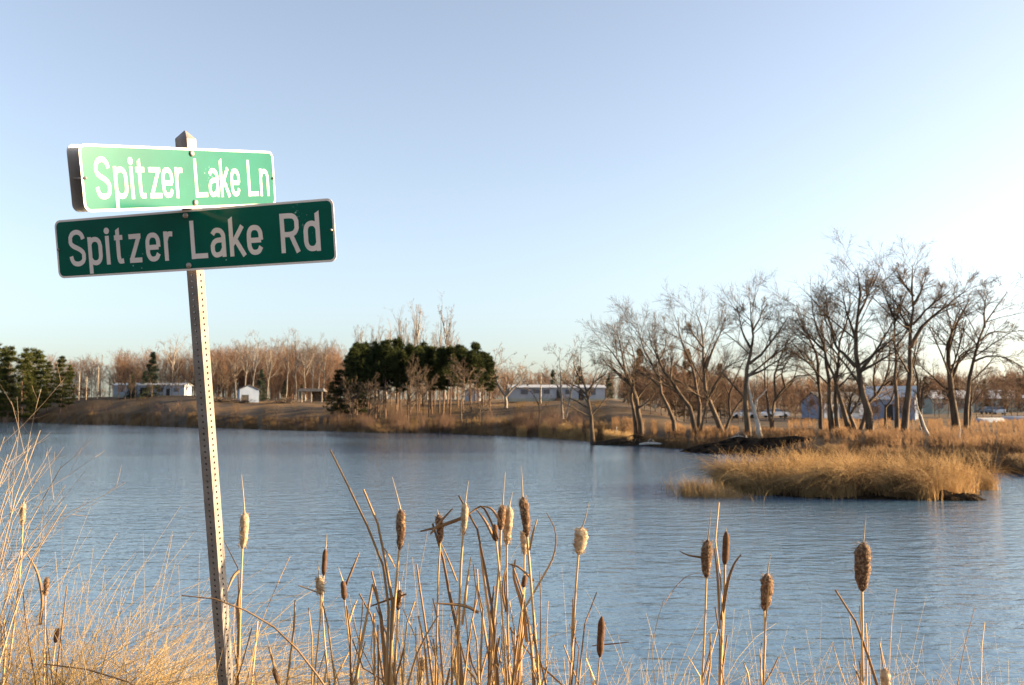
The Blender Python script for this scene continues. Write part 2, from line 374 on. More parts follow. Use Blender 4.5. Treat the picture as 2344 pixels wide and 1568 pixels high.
# ------------------------------------------------------------------ trees
def children(par, prad, c, ratio, ang, tmin, rng, k=4, up=.15, rr_=.55, wob=.08, rmin=.008, tmax=1.0):
    """par (M,k,3), prad (M,k): grow c branches from each"""
    Mn, kk, _ = par.shape
    base = np.repeat(np.arange(Mn), c); n = len(base)
    t = tmin+(tmax-tmin)*rng.uniform(0, 1, n)**.75
    f = t*(kk-1); i = np.minimum(f.astype(int), kk-2); fr = (f-i)[:, None]
    p0 = par[base, i]*(1-fr)+par[base, i+1]*fr
    T = par[base, i+1]-par[base, i]; T /= np.linalg.norm(T, axis=1, keepdims=True)+1e-9
    rad = prad[base, i]*(1-fr[:, 0])+prad[base, i+1]*fr[:, 0]
    plen = np.linalg.norm(np.diff(par, axis=1), axis=2).sum(1)[base]
    L = plen*ratio*rng.uniform(.55, 1.25, n)*(1.15-.55*t)
    rv = rng.normal(0, 1, (n, 3)); rv -= (rv*T).sum(1, keepdims=True)*T; rv /= np.linalg.norm(rv, axis=1, keepdims=True)+1e-9
    a = np.radians(rng.uniform(ang[0], ang[1], n))[:, None]
    d = np.cos(a)*T+np.sin(a)*rv
    pts = [p0]; cur = p0; st = (L/(k-1))[:, None]
    for s in range(k-1):
        d = d + rng.normal(0, wob, (n, 3)) + np.array([0, 0, up])/(k-1)
        d /= np.linalg.norm(d, axis=1, keepdims=True)+1e-9
        cur = cur+d*st; pts.append(cur)
    pts = np.stack(pts, 1)
    r0 = np.maximum(rad*rr_, rmin)
    R_ = r0[:, None]*np.linspace(1, .35, k)[None, :]
    return pts, np.maximum(R_, rmin*.6)
def bare_tree(name, loc, limbs, label, group, seed, barkm, twigm, cfg=((7, .42), (6, .45), (4, .5)), ang=(24, 60), tmin=.28, up=.10, rmin=.0085, sides=6, wob=.075, cat='tree'):
    """limbs: list of (points relative to loc, r0, r1)"""
    rng = np.random.default_rng(seed); th = thing(name, loc, label, cat, group)
    K = 9; L = []; RD = []
    for pts, r0, r1 in limbs:
        p = resample(pts, K); seglen = np.linalg.norm(p[-1]-p[0])
        p[1:-1] += rng.normal(0, .005*seglen, (K-2, 3))
        L.append(p); RD.append(r0+(r1-r0)*np.linspace(0, 1, K)**.8)
    L = np.array(L); RD = np.array(RD)
    A, AR = children(L, RD, cfg[0][0], cfg[0][1], ang, tmin, rng, 5, up, .5, wob, rmin*1.5)
    parts = [tubes(L, RD, sides), tubes(A, AR, 4)]
    V, Q = join(parts); mk('trunk', V, Q, barkm, th)
    tw = []; Pp, Pr = np.concatenate([A]), AR
    for c, ratio in cfg[1:]:
        Pp, Pr = children(Pp, Pr, c, ratio, (18, 52), .2, rng, 4, up*.3, .6, wob, rmin)
        tw.append(tubes(Pp, Pr, 3))
    V, Q = join(tw); mk('crown', V, Q, twigm, th)
    return th
def hero(name, Y, limbs_px, label, seed, r=None, group=None, cfg=((7, .42), (6, .45), (4, .5)), barkm='bark', twigm='twig', spread=.12, **kw):
    """limbs given as outlines (x, y) at the tree's own distance; limbs fork in depth as well"""
    x0, y0 = limbs_px[0][0][0]
    b = on(x0, Y); rng = np.random.default_rng(seed+900); out = []
    for li, (pl, r0) in enumerate(limbs_px):
        p = np.array([P(x0+(x-x0)*.96, y0+(y-y0)*.92, Y) for x, y in pl])
        ln = abs(p[-1][2]-p[0][2])+abs(p[-1][0]-p[0][0])
        p[:, 1] += np.linspace(0, 1, len(p))**1.2*rng.uniform(-1, 1)*ln*.35*(li > 0)
        p -= b
        if abs(p[0][2]) < 1.5 and pl[0][1] > 930: p[0][2] = -.25 + (0 if li == 0 else gz(p[0][0]+b[0], Y)-b[2])
        rm = r0/F*Y/2
        out.append((p, rm, max(rm*.10, .02)))
    return bare_tree(name, b, out, label, group, seed, M[barkm], M[twigm], cfg, **kw)

HT = 'bare shore trees on the peninsula'
hero('bare_tree', 86, [([(1357, 1000), (1354, 950), (1346, 915), (1342, 880), (1322, 845), (1310, 815)], 15), ([(1350, 930), (1325, 915), (1300, 900)], 7), ([(1343, 890), (1362, 862), (1385, 845), (1392, 825)], 7), ([(1345, 900), (1330, 880), (1300, 865), (1290, 850)], 6), ([(1354, 945), (1380, 915), (1395, 890)], 5), ([(1353, 950), (1330, 940), (1310, 928), (1285, 915)], 5)],
     'small crooked bare oak at the water edge, alone before the white mobile home', 1, cfg=((6, .5), (6, .5), (4, .5)))
hero('bare_tree', 88, [([(1468, 982), (1462, 930), (1445, 870), (1415, 815), (1380, 770)], 16), ([(1455, 978), (1452, 930), (1448, 880), (1460, 800), (1440, 745)], 11), ([(1445, 870), (1400, 830), (1360, 815)], 6), ([(1430, 840), (1420, 780), (1410, 735)], 6), ([(1462, 930), (1490, 905), (1500, 870)], 5)],
     'bare tree leaning out over the lake, leftmost limbs lowest above the water', 2, cfg=((12, .46), (10, .54), (7, .56)))
hero('bare_tree', 85, [([(1545, 978), (1530, 930), (1510, 880), (1495, 830), (1465, 770), (1455, 720)], 12), ([(1495, 830), (1520, 790), (1530, 740)], 6), ([(1510, 880), (1480, 850), (1455, 835)], 5)],
     'slender bare tree leaning behind the outermost leaning shore tree', 3, cfg=((12, .46), (10, .54), (7, .56)))
hero('bare_tree', 82, [([(1594, 978), (1578, 930), (1545, 880), (1518, 840), (1492, 790), (1480, 735)], 15), ([(1603, 978), (1600, 920), (1595, 860), (1580, 810), (1560, 760), (1555, 700)], 12), ([(1560, 900), (1535, 880), (1525, 860)], 5)],
     'bare tree with two trunks crossing an inverted V low down', 4, cfg=((12, .46), (10, .54), (7, .56)))
hero('bare_tree', 81, [([(1655, 980), (1635, 940), (1618, 905), (1608, 850), (1610, 790), (1608, 740), (1590, 690)], 15), ([(1612, 830), (1630, 790), (1650, 750), (1670, 700)], 8), ([(1610, 780), (1585, 750), (1560, 715)], 6), ([(1618, 905), (1640, 860), (1660, 825), (1700, 810)], 7), ([(1600, 978), (1615, 920), (1640, 870), (1665, 810)], 7)],
     'broad bare tree rising from a bent trunk, its crown spread like a fan', 5, cfg=((12, .46), (10, .54), (7, .56)))
hero('bare_tree', 80, [([(1652, 982), (1690, 920), (1730, 880), (1738, 850)], 9), ([(1672, 950), (1668, 900), (1680, 850), (1700, 800)], 6)],
     'thin leaning bare tree slanting across between two broad trees', 6, cfg=((6, .45), (5, .45), (4, .5)))
hero('bare_tree', 76, [([(1714, 985), (1708, 930), (1708, 870), (1712, 820), (1722, 770), (1722, 710), (1718, 665)], 17), ([(1715, 820), (1745, 790), (1770, 750), (1790, 710)], 8), ([(1718, 780), (1700, 740), (1690, 690)], 7), ([(1712, 850), (1745, 835), (1775, 815), (1800, 795)], 8), ([(1722, 740), (1745, 700), (1752, 670)], 6)],
     'tall bare tree with a straight dark trunk beside a pale dead stem', 7, cfg=((12, .46), (10, .54), (7, .56)))
hero('dead_tree', 73.5, [([(1741, 1002), (1733, 960), (1722, 925), (1714, 885), (1712, 850)], 15), ([(1728, 940), (1728, 915), (1745, 895), (1760, 880)], 6)],
     'pale barkless dead trunk leaning against the straight dark tree', 8, barkm='deadwood', twigm='paletwig', cfg=((3, .4), (3, .4), (2, .5)))
hero('bare_tree', 79, [([(1768, 975), (1770, 930), (1776, 905), (1800, 880), (1818, 855), (1845, 850), (1880, 845)], 11), ([(1776, 905), (1772, 850), (1785, 800), (1800, 760)], 8), ([(1800, 880), (1790, 840), (1815, 800), (1850, 790)], 6), ([(1765, 972), (1756, 900), (1752, 840), (1760, 770)], 8)],
     'low spreading bare tree with sinuous limbs bending right', 9, cfg=((11, .46), (9, .55), (6, .58)))
hero('bare_tree', 78, [([(1880, 988), (1878, 930), (1874, 870), (1862, 820), (1840, 790), (1815, 775)], 12), ([(1874, 870), (1872, 800), (1850, 740), (1830, 680)], 9), ([(1862, 820), (1835, 810), (1805, 790)], 5)],
     'bare tree with long limbs arching low to one side, beside the trunk cluster', 10, cfg=((12, .46), (10, .54), (7, .56)))
hero('bare_tree', 76, [([(1905, 992), (1900, 930), (1897, 860), (1890, 790), (1865, 720), (1855, 650)], 14), ([(1920, 990), (1912, 900), (1910, 820), (1912, 750), (1930, 700), (1920, 640)], 12), ([(1890, 790), (1850, 750), (1825, 715)], 7), ([(1912, 750), (1895, 700), (1890, 640)], 6)],
     'twin trunked bare tree in the thick of the trunk cluster', 11, cfg=((12, .46), (10, .54), (7, .56)))
hero('bare_tree', 75, [([(1945, 998), (1930, 930), (1915, 880), (1900, 830), (1880, 770), (1880, 700)], 13), ([(1915, 880), (1940, 850), (1960, 810)], 6), ([(1960, 998), (1948, 960), (1935, 930), (1945, 880)], 14)],
     'bare tree with a slanting trunk crossing in front of the twin trunks', 12, cfg=((12, .46), (10, .54), (7, .56)))
hero('bare_tree', 73, [([(1992, 1002), (1984, 950), (1974, 890), (1962, 840), (1957, 790), (1960, 730), (1965, 660), (1962, 590)], 20), ([(1964, 845), (1990, 800), (2015, 750), (2030, 700)], 10), ([(1964, 840), (1995, 820), (2030, 795), (2055, 770)], 9), ([(1957, 825), (1930, 790), (1915, 770), (1910, 730), (1890, 690)], 10), ([(1960, 760), (1935, 700), (1918, 640)], 8), ([(1962, 700), (1990, 650), (1995, 600)], 8), ([(1955, 838), (1935, 842), (1915, 848)], 5)],
     'large bare tree with a stout trunk forking into many rising limbs', 13, cfg=((12, .46), (10, .54), (7, .56)))
hero('bare_tree', 77, [([(1968, 992), (1985, 930), (2010, 895), (2035, 850), (2040, 780), (2045, 720)], 11), ([(2030, 985), (2025, 930), (2035, 900), (2042, 830)], 8), ([(2005, 900), (2000, 850), (2006, 800), (1995, 760)], 7)],
     'slim bare tree curving up behind the stout forked tree', 14, cfg=((12, .46), (10, .54), (7, .56)))
hero('bare_tree', 72, [([(2054, 1005), (2055, 940), (2052, 870), (2048, 790), (2045, 700), (2042, 620)], 12), ([(2048, 780), (2070, 740), (2080, 700)], 5), ([(2045, 700), (2030, 660), (2020, 620)], 6), ([(2046, 720), (2062, 670), (2070, 640)], 6)],
     'tall slim bare tree with a straight trunk, next to the tallest one', 15, cfg=((12, .38), (9, .55), (6, .58)))
hero('bare_tree', 71, [([(2070, 1005), (2076, 940), (2080, 870), (2084, 800), (2086, 730), (2092, 660), (2090, 575)], 18), ([(2086, 775), (2110, 730), (2150, 690), (2190, 660), (2235, 622)], 11), ([(2088, 740), (2065, 690), (2055, 640)], 7), ([(2092, 670), (2120, 630), (2140, 590)], 8), ([(2092, 650), (2070, 610), (2065, 580)], 7), ([(2090, 720), (2120, 680), (2160, 640)], 7)],
     'tallest bare tree of the shore, one long limb reaching far out to the side', 16, cfg=((13, .42), (10, .54), (7, .56)))
hero('bare_tree', 74, [([(2110, 985), (2105, 930), (2100, 870), (2095, 820), (2105, 770), (2120, 730)], 9), ([(2106, 930), (2113, 890), (2118, 860)], 10)],
     'bare tree with a broken side trunk, right behind the tallest one', 17, cfg=((11, .46), (8, .55), (6, .58)))
hero('dead_tree', 65, [([(2130, 1022), (2115, 970), (2100, 930), (2094, 890)], 8), ([(2112, 960), (2100, 955)], 3)],
     'thin pale dead stem leaning alone among the weeds', 18, barkm='deadwood', twigm='paletwig', cfg=((2, .3), (2, .4), (2, .5)))
hero('bare_tree', 74, [([(2190, 985), (2185, 930), (2178, 890), (2172, 850), (2168, 800), (2172, 750), (2200, 700), (2220, 660)], 20), ([(2178, 890), (2150, 865), (2125, 835), (2105, 815)], 7), ([(2176, 870), (2190, 830), (2200, 800), (2230, 780), (2260, 765)], 8), ([(2172, 790), (2180, 720), (2190, 680)], 6), ([(2186, 935), (2172, 905), (2165, 880)], 9)],
     'thick trunked bare tree with a broken stub, far along the shore', 19, cfg=((12, .46), (10, .54), (7, .56)))
hero('bare_tree', 73, [([(2212, 985), (2214, 930), (2218, 870), (2228, 810), (2245, 750), (2275, 690), (2310, 640)], 13), ([(2228, 815), (2260, 800), (2300, 805), (2340, 830)], 6), ([(2255, 730), (2255, 680), (2262, 640)], 6), ([(2216, 985), (2232, 900), (2250, 870), (2290, 855)], 7), ([(2240, 765), (2280, 740), (2330, 740)], 6)],
     'bare tree leaning away from the lake, farthest along the shore', 20, cfg=((12, .46), (10, .54), (7, .56)))
hero('dead_tree', 58, [([(2206, 1035), (2196, 1000), (2198, 975)], 7), ([(2196, 1000), (2180, 1010), (2168, 1020)], 4)],
     'short broken dead stem standing in the russet weeds', 21, barkm='deadwood', twigm='paletwig', cfg=((2, .3), (2, .4), (2, .5)))

# generic bare trees for repeated kinds, built once and copied
def auto_tree(name, h, seed, label, cat, group, barkm, twigm, crown=.34, fork=.3, nl=6, r0=None, cfg=((7, .42), (6, .45), (4, .5)), loc=(0, 0, 0), up=.2, rmin=.014, narrow=False):
    g = np.random.default_rng(seed); r0 = r0 or h*.013
    L = [([(0, 0, -.3), (g.normal(0, .02)*h, g.normal(0, .02)*h, h*.3), (g.normal(0, .03)*h, g.normal(0, .03)*h, h*.65), (g.normal(0, .03)*h, g.normal(0, .03)*h, h)], r0, r0*.2)]
    for i in range(nl):
        a = g.uniform(0, 6.28); z0 = h*g.uniform(fork, .72); top = min(h*.98, z0+h*g.uniform(.22, .45)); rad = h*crown*g.uniform(.5, 1)*(1-.4*(z0/h))
        if narrow: rad *= .35; top = min(h*.97, z0+h*g.uniform(.25, .5))
        L.append(([(0, 0, z0), (math.cos(a)*rad*.5, math.sin(a)*rad*.5, z0+(top-z0)*.35), (math.cos(a)*rad, math.sin(a)*rad, top)], r0*.5, r0*.12))
    return bare_tree(name, loc, L, label, group, seed, M[barkm], M[twigm], cfg, up=up, rmin=rmin, sides=5, tmin=.25 if not narrow else .12, ang=(20, 55) if not narrow else (14, 34))
def place(proto_list, spots, label=None, group=None, rng=None, hbase=None):
    """spots: (x bearing, distance, top y); copies keep their proportions"""
    for i, s in enumerate(spots):
        x, Y, ytop = s[:3]; p = on(x, Y); top = P(x, ytop, Y)[2]
        pr, h0 = proto_list[i % len(proto_list)]
        sc_ = (top-p[2])/h0; lab = s[3] if len(s) > 3 else label
        if i < len(proto_list):
            pr.location = tuple(map(float, p)); pr.scale = (sc_,)*3; pr.rotation_euler = (0, 0, rng.uniform(0, 6.28))
            if lab: pr['label'] = lab
        else: dup(pr, p, lab, group, rng.uniform(0, 6.28), sc_)
rg = np.random.default_rng(55)
# pale poplars rising behind the pines
pop = [(auto_tree('bare_poplar', 14, 300+i, 'tall narrow pale bare poplar rising behind the pine stand', 'tree', 'poplars behind the pine stand', 'palebark', 'paletwig', .34, .10, 16, narrow=True, up=.5, cfg=((6, .34), (5, .45), (3, .5))), 14) for i in range(3)]
place(pop, [(955, 232, 702), (1020, 228, 702), (922, 240, 730), (822, 236, 750), (862, 240, 748), (885, 246, 756), (905, 242, 770), (978, 240, 768), (1002, 244, 762), (1040, 238, 775), (842, 250, 768), (940, 250, 765)], None, 'poplars behind the pine stand', rg)
# pale trunked trees standing in front of the russet wood
pal = [(auto_tree('bare_tree', 14, 320+i, 'pale trunked bare tree standing before the russet wood', 'tree', 'pale trunked trees before the wood', 'palebark', 'paletwig', .3, .3, 7, cfg=((7, .38), (6, .45), (3, .5))), 14) for i in range(3)]
place(pal, [(557, 250, 780), (578, 245, 772), (676, 236, 760), (652, 250, 775), (712, 240, 790), (742, 236, 780), (725, 250, 785), (612, 255, 790), (395, 262, 768, 'tall pale bare tree rising above the long white trailer'), (700, 232, 800), (540, 258, 800), (480, 262, 815)], None, 'pale trunked trees before the wood', rg)
# small bare trees on the lawn in front of the pines
sm = [(auto_tree('young_bare_tree', 8, 340+i, 'small bare tree on the lawn before the pine stand', 'tree', 'small bare trees before the pines', 'bark', 'twig', .42, .22, 8, r0=.13, cfg=((8, .42), (6, .45), (3, .5)), rmin=.02), 8) for i in range(3)]
place(sm, [(938, 134, 838), (1060, 131, 836), (845, 137, 868), (804, 141, 876), (968, 138, 858), (1098, 128, 880), (782, 150, 872), (872, 143, 885)], None, 'small bare trees before the pines', rg)
ls = [(auto_tree('young_bare_tree', 7, 360+i, 'small dark bare tree before the long white trailer', 'tree', 'small bare trees before the trailer', 'bark', 'twig', .4, .25, 7, r0=.13, cfg=((7, .42), (6, .45), (3, .5)), rmin=.022), 7) for i in range(2)]
place(ls, [(308, 243, 850), (372, 246, 858), (392, 236, 860), (425, 245, 868), (285, 248, 862), (505, 226, 850), (520, 230, 845), (345, 240, 872), (270, 242, 868), (298, 238, 874), (360, 236, 878), (408, 240, 872)], None, 'small bare trees before the trailer', rg)
hero('bare_tree', 150, [([(1158, 938), (1158, 905), (1140, 880), (1132, 840), (1135, 800)], 9), ([(1158, 905), (1175, 885), (1195, 865), (1205, 835)], 6), ([(1158, 908), (1163, 860), (1160, 820)], 5), ([(1160, 900), (1185, 850), (1200, 825)], 5)],
     'pale V-shaped bare tree between the pines and the white mobile home', 31, barkm='palebark', twigm='paletwig', rmin=.02, cfg=((8, .45), (6, .45), (4, .5)))
hero('bare_birch', 118, [([(1288, 970), (1285, 920), (1283, 860), (1280, 800)], 8), ([(1284, 900), (1270, 860), (1262, 820)], 4), ([(1283, 870), (1300, 830), (1305, 800)], 4)],
     'slim bare birch before the white mobile home', 32, barkm='palebark', twigm='twig', rmin=.016)
hero('bare_birch', 120, [([(1294, 960), (1303, 920), (1312, 870), (1315, 830), (1310, 800)], 7), ([(1312, 870), (1330, 840), (1338, 815)], 4)],
     'slightly leaning pale birch beside the slim birch', 33, barkm='palebark', twigm='twig', rmin=.016)
hero('bare_tree', 117, [([(1234, 965), (1235, 925), (1236, 890), (1240, 870)], 5), ([(1235, 925), (1222, 900), (1215, 890)], 3)],
     'spindly young bare tree right before the mobile home windows', 34, rmin=.016, cfg=((5, .5), (4, .5), (3, .5)))
# low bare trees filling behind the peninsula
bt = [(auto_tree('bare_tree', 9, 380+i, 'low russet bare tree in the thicket behind the shore trees', 'tree', 'thicket behind the shore trees', 'bark', 'redtwig', .42, .15, 9, r0=.12, cfg=((10, .44), (8, .48), (5, .5)), rmin=.02), 9) for i in range(3)]
place(bt, [(1440, 128, 850), (1475, 122, 830), (1500, 126, 820), (1530, 120, 840), (1565, 124, 830), (1600, 118, 826), (1640, 122, 850), (1675, 126, 870), (1700, 118, 880), (1760, 124, 895), (1820, 118, 890), (1850, 112, 900), (1795, 130, 880), (2090, 140, 880), (2140, 150, 868), (2170, 146, 860), (2215, 150, 870), (2250, 142, 880), (2300, 150, 862), (2330, 140, 872), (2010, 150, 890), (1930, 150, 880), (1960, 156, 872), (1455, 112, 868), (1488, 110, 858), (1515, 114, 850), (1548, 112, 862), (1582, 108, 855), (1618, 110, 868), (1660, 108, 880), (1690, 106, 890), (1735, 110, 890), (1810, 104, 902), (2105, 128, 895), (2150, 132, 890), (2235, 128, 892), (2315, 126, 888), (1878, 116, 905), (1895, 112, 900), (1925, 114, 905), (2010, 112, 912), (2065, 110, 908), (2085, 114, 900), (1985, 110, 915), (2270, 130, 895), (2195, 126, 900)], None, 'thicket behind the shore trees', rg)

# conifers
def needles(C, D, n, ln, wd, rng, flat=.7):
    """tufts of blade-like needle clusters at points C pointing roughly along D"""
    Cn = np.repeat(C, n, 0); Dn = np.repeat(D, n, 0)
    d = Dn*.8+rng.normal(0, flat, Cn.shape); d /= np.linalg.norm(d, axis=1, keepdims=True)+1e-9
    s = np.cross(d, rng.normal(0, 1, Cn.shape)); s /= np.linalg.norm(s, axis=1, keepdims=True)+1e-9
    L = ln*rng.uniform(.6, 1.3, len(Cn))[:, None]
    V = np.stack([Cn-s*wd*.5, Cn+s*wd*.5, Cn+d*L+s*wd*.18, Cn+d*L-s*wd*.18], 1).reshape(-1, 3)
    return V, np.arange(len(V)).reshape(-1, 4)
def conifer(name, h, seed, label, cat, group, kind, barkm, needm, low=.45, width=.22, dens=1.0):
    g = np.random.default_rng(seed); th = thing(name, (0, 0, 0), label, cat, group)
    tp = resample([(0, 0, -.3), (g.normal(0, .01)*h, g.normal(0, .01)*h, h*.5), (0, 0, h)], 8)[None]
    r0 = h*.013
    trunk = [tubes(tp, (r0*np.linspace(1, .12, 8))[None], 7)]
    nb = int((46 if kind == 'pine' else 90)*dens)
    zs = np.sort(g.uniform(low, .985, nb)); a = g.uniform(0, 6.28, nb)
    if kind == 'pine':
        zs = np.clip(np.round((zs-low)/(1-low)*11)/11*(1-low)+low+g.normal(0, .006, nb), low, .985)      # boughs stand in whorls
        u = (zs-low)/(1-low); R_ = h*width*(np.clip(u*3.2+.35, 0, 1)*np.clip((1-u)*1.15+.02, 0, 1))*g.uniform(.6, 1.15, nb); rise = g.uniform(-.05, .45, nb)+u*.3
    else:
        u = (zs-low)/(1-low); R_ = h*width*(1-u*.97)*g.uniform(.75, 1.1, nb); rise = -.25+u*.7
    k = 5; t = np.linspace(0, 1, k)[None, :]
    bx = np.cos(a)[:, None]*R_[:, None]*t; by = np.sin(a)[:, None]*R_[:, None]*t
    bz = (zs*h)[:, None]+(rise*R_)[:, None]*t**1.3
    br = np.stack([bx, by, bz], -1)
    trunk.append(tubes(br, np.maximum(.16*r0*np.linspace(1, .3, k)[None, :]*np.ones((nb, 1)), .01), 3))
    V, Q = join(trunk); mk('trunk', V, Q, barkm, th)
    nt_ = 7 if kind == 'pine' else 6
    tt = g.uniform(.3 if kind == 'pine' else .12, 1.03, (nb, nt_))
    C = np.stack([np.cos(a)[:, None]*R_[:, None]*tt, np.sin(a)[:, None]*R_[:, None]*tt, (zs*h)[:, None]+(rise*R_)[:, None]*tt**1.3], -1).reshape(-1, 3)
    C += g.normal(0, 1, C.shape)*((h*.026, h*.026, h*.009) if kind == 'pine' else (h*.008,)*3)
    out = np.repeat(np.stack([np.cos(a), np.sin(a), .35*np.ones(nb) if kind == 'pine' else -.1*np.ones(nb)], 1), nt_, 0)
    V, Q = needles(C, out, 20, h*.040 if kind == 'pine' else h*.036, h*.0055, g, .62 if kind == 'pine' else .5)
    mk('crown', V, Q, needm, th, smooth_=False)
    return th
PG = 'planted pines of the stand'
stand = [(conifer('pine_tree', 11, 400+i, 'tall planted pine with a bare lower trunk in the dense stand', 'tree', PG, 'pine', M['pinebark'], M['needle'], .40+.04*i, .165, 1.3), 11) for i in range(4)]
sp = []
g = np.random.default_rng(8)
for row, Yb in enumerate((146, 153, 160, 168, 177)):
    for x in np.arange(812, 1118, 25 if row < 2 else 30):
        xx = x+g.uniform(-9, 9); top = 811-9*math.sin((xx-760)/360*math.pi)-6*(xx > 860) + g.choice([-19, -10, -4, 3, 9, 17])+g.uniform(-3, 3)
        sp.append((xx, Yb+g.uniform(-3, 3), top))
place(stand, sp, None, PG, g)
ef = [(conifer('pine_tree', 11, 420+i, 'bushy pine clothed to the ground at the open end of the stand', 'tree', 'bushy pines at the end of the stand', 'pine', M['pinebark'], M['needle'], .10, .19, 1.5), 11) for i in range(2)]
place(ef, [(795, 150, 816), (775, 152, 842), (812, 156, 812), (758, 156, 872), (830, 150, 822)], None, 'bushy pines at the end of the stand', g)
lp = [(conifer('pine_tree', 16, 430+i, 'big bushy golden green pine in the grove at the far end of the lake', 'tree', 'pine grove at the end of the lake', 'pine', M['pinebark'], M['needle2'], .12, .175, 1.6), 16) for i in range(3)]
place(lp, [(18, 238, 796), (52, 236, 802), (84, 240, 805), (-20, 240, 788), (-60, 238, 785), (138, 234, 818), (108, 244, 830), (158, 240, 838), (5, 250, 800), (70, 250, 800), (-100, 240, 790)], None, 'pine grove at the end of the lake', g)
spr = [(conifer('spruce_tree', 8, 440+i, 'spruce', 'tree', None, 'spruce', M['bark'], M['spruce'], .05, .26, 1.4), 8) for i in range(2)]
place(spr, [(597, 222, 845, 'dark pointed spruce behind the small shed'), (346, 250, 806, 'tall dark conifer standing over the long white trailer'), (300, 252, 852, 'low dark conifer beside the tall one at the trailer'), (650, 230, 872, 'low spruce in the russet wood edge past the shed'), (1266, 196, 846, 'pointed spruce behind the middle of the mobile home'), (1326, 194, 838, 'spruce behind the birches at the mobile home'), (1394, 178, 858, 'spruce just past the end of the mobile home'), (328, 254, 850, 'dark conifer crowded against the tall one at the trailer'), (690, 232, 880, 'small dark spruce by the open shelter')], None, None, g)
bc = [(conifer('conifer_tree', 10, 450, 'conifer', 'tree', None, 'spruce', M['bark'], M['brownconifer'], .06, .24, 1.3), 10)]
place(bc, [(1465, 140, 798, 'browned conifer seen through the leaning shore tree'), (1575, 145, 800, 'browned pointed conifer behind the double trunk tree'), (1435, 150, 852, 'low browned conifer beside the lawn'), (1650, 150, 832, 'browned conifer behind the slanting thin tree'), (2120, 190, 862, 'dark conifer on the skyline behind the tallest bare tree'), (2255, 200, 868, 'conifer on the skyline above the far houses'), (2300, 195, 872, 'second conifer on the skyline above the far houses'), (2045, 190, 872, 'dark conifer on the skyline between the tall slim tree and the stout forked one'), (2190, 205, 862, 'dark conifer on the skyline behind the broken stub tree'), (2336, 198, 866, 'dark conifer on the skyline past the farther grey house'), (1545, 150, 838, 'browned low conifer behind the bent trunk tree')], None, None, g)

# far russet wood, one mass behind everything
def wood(name, seed, spans, label, matk, twigs=34):
    g = np.random.default_rng(seed); parts = []
    X = []; Y = []; Hh = []
    for t0, t1, Y0, Y1, ya, yb, n in spans:
        t = np.sort(g.uniform(t0, t1, n)); yy = g.uniform(Y0, Y1, n)
        x = (t-CX)/F*yy; top = EYE+(HOR-np.interp(t, [t0, t1], [ya, yb])+g.normal(-4, 8, n))/F*yy
        X += list(x); Y += list(yy); Hh += list(top)
    X, Y, Hh = map(np.array, (X, Y, Hh)); Z = ground(X, Y)-.3; Hh = np.maximum(Hh-Z, 3)
    n = len(X); k = 5; t = np.linspace(0, 1, k)[None, :]
    pts = np.stack([X[:, None]+g.normal(0, .25, (n, k))*t, Y[:, None]+g.normal(0, .25, (n, k))*t, Z[:, None]+Hh[:, None]*t], -1)
    rad = (Hh*.008)[:, None]*np.linspace(1, .2, k)[None, :]
    parts.append(tubes(pts, rad, 4))
    A, AR = children(pts, rad, 16, .40, (20, 55), .06, g, 4, .2, .5, .1, .035); parts.append(tubes(A, AR, 3))
    B, BR = children(A, AR, 7, .5, (20, 60), .15, g, 3, .2, .6, .12, .03); parts.append(tubes(B, BR, 3))
    V, Q = join(parts)
    return tag(mk(name, V, Q, M[matk]), label, 'wood', kind='stuff')
wood('distant_wood', 61, [(-150, 300, 285, 330, 838, 832, 120), (270, 470, 275, 320, 822, 818, 110), (450, 780, 268, 330, 815, 812, 260), (440, 760, 262, 275, 850, 850, 90), (780, 1130, 260, 300, 830, 830, 70), (1100, 1460, 280, 330, 858, 862, 150), (1440, 1900, 240, 300, 862, 884, 320), (1880, 2500, 220, 270, 880, 864, 380), (-150, 2500, 262, 300, 892, 900, 420)], 'russet leafless woodland closing the view behind the lake', 'redtwig')

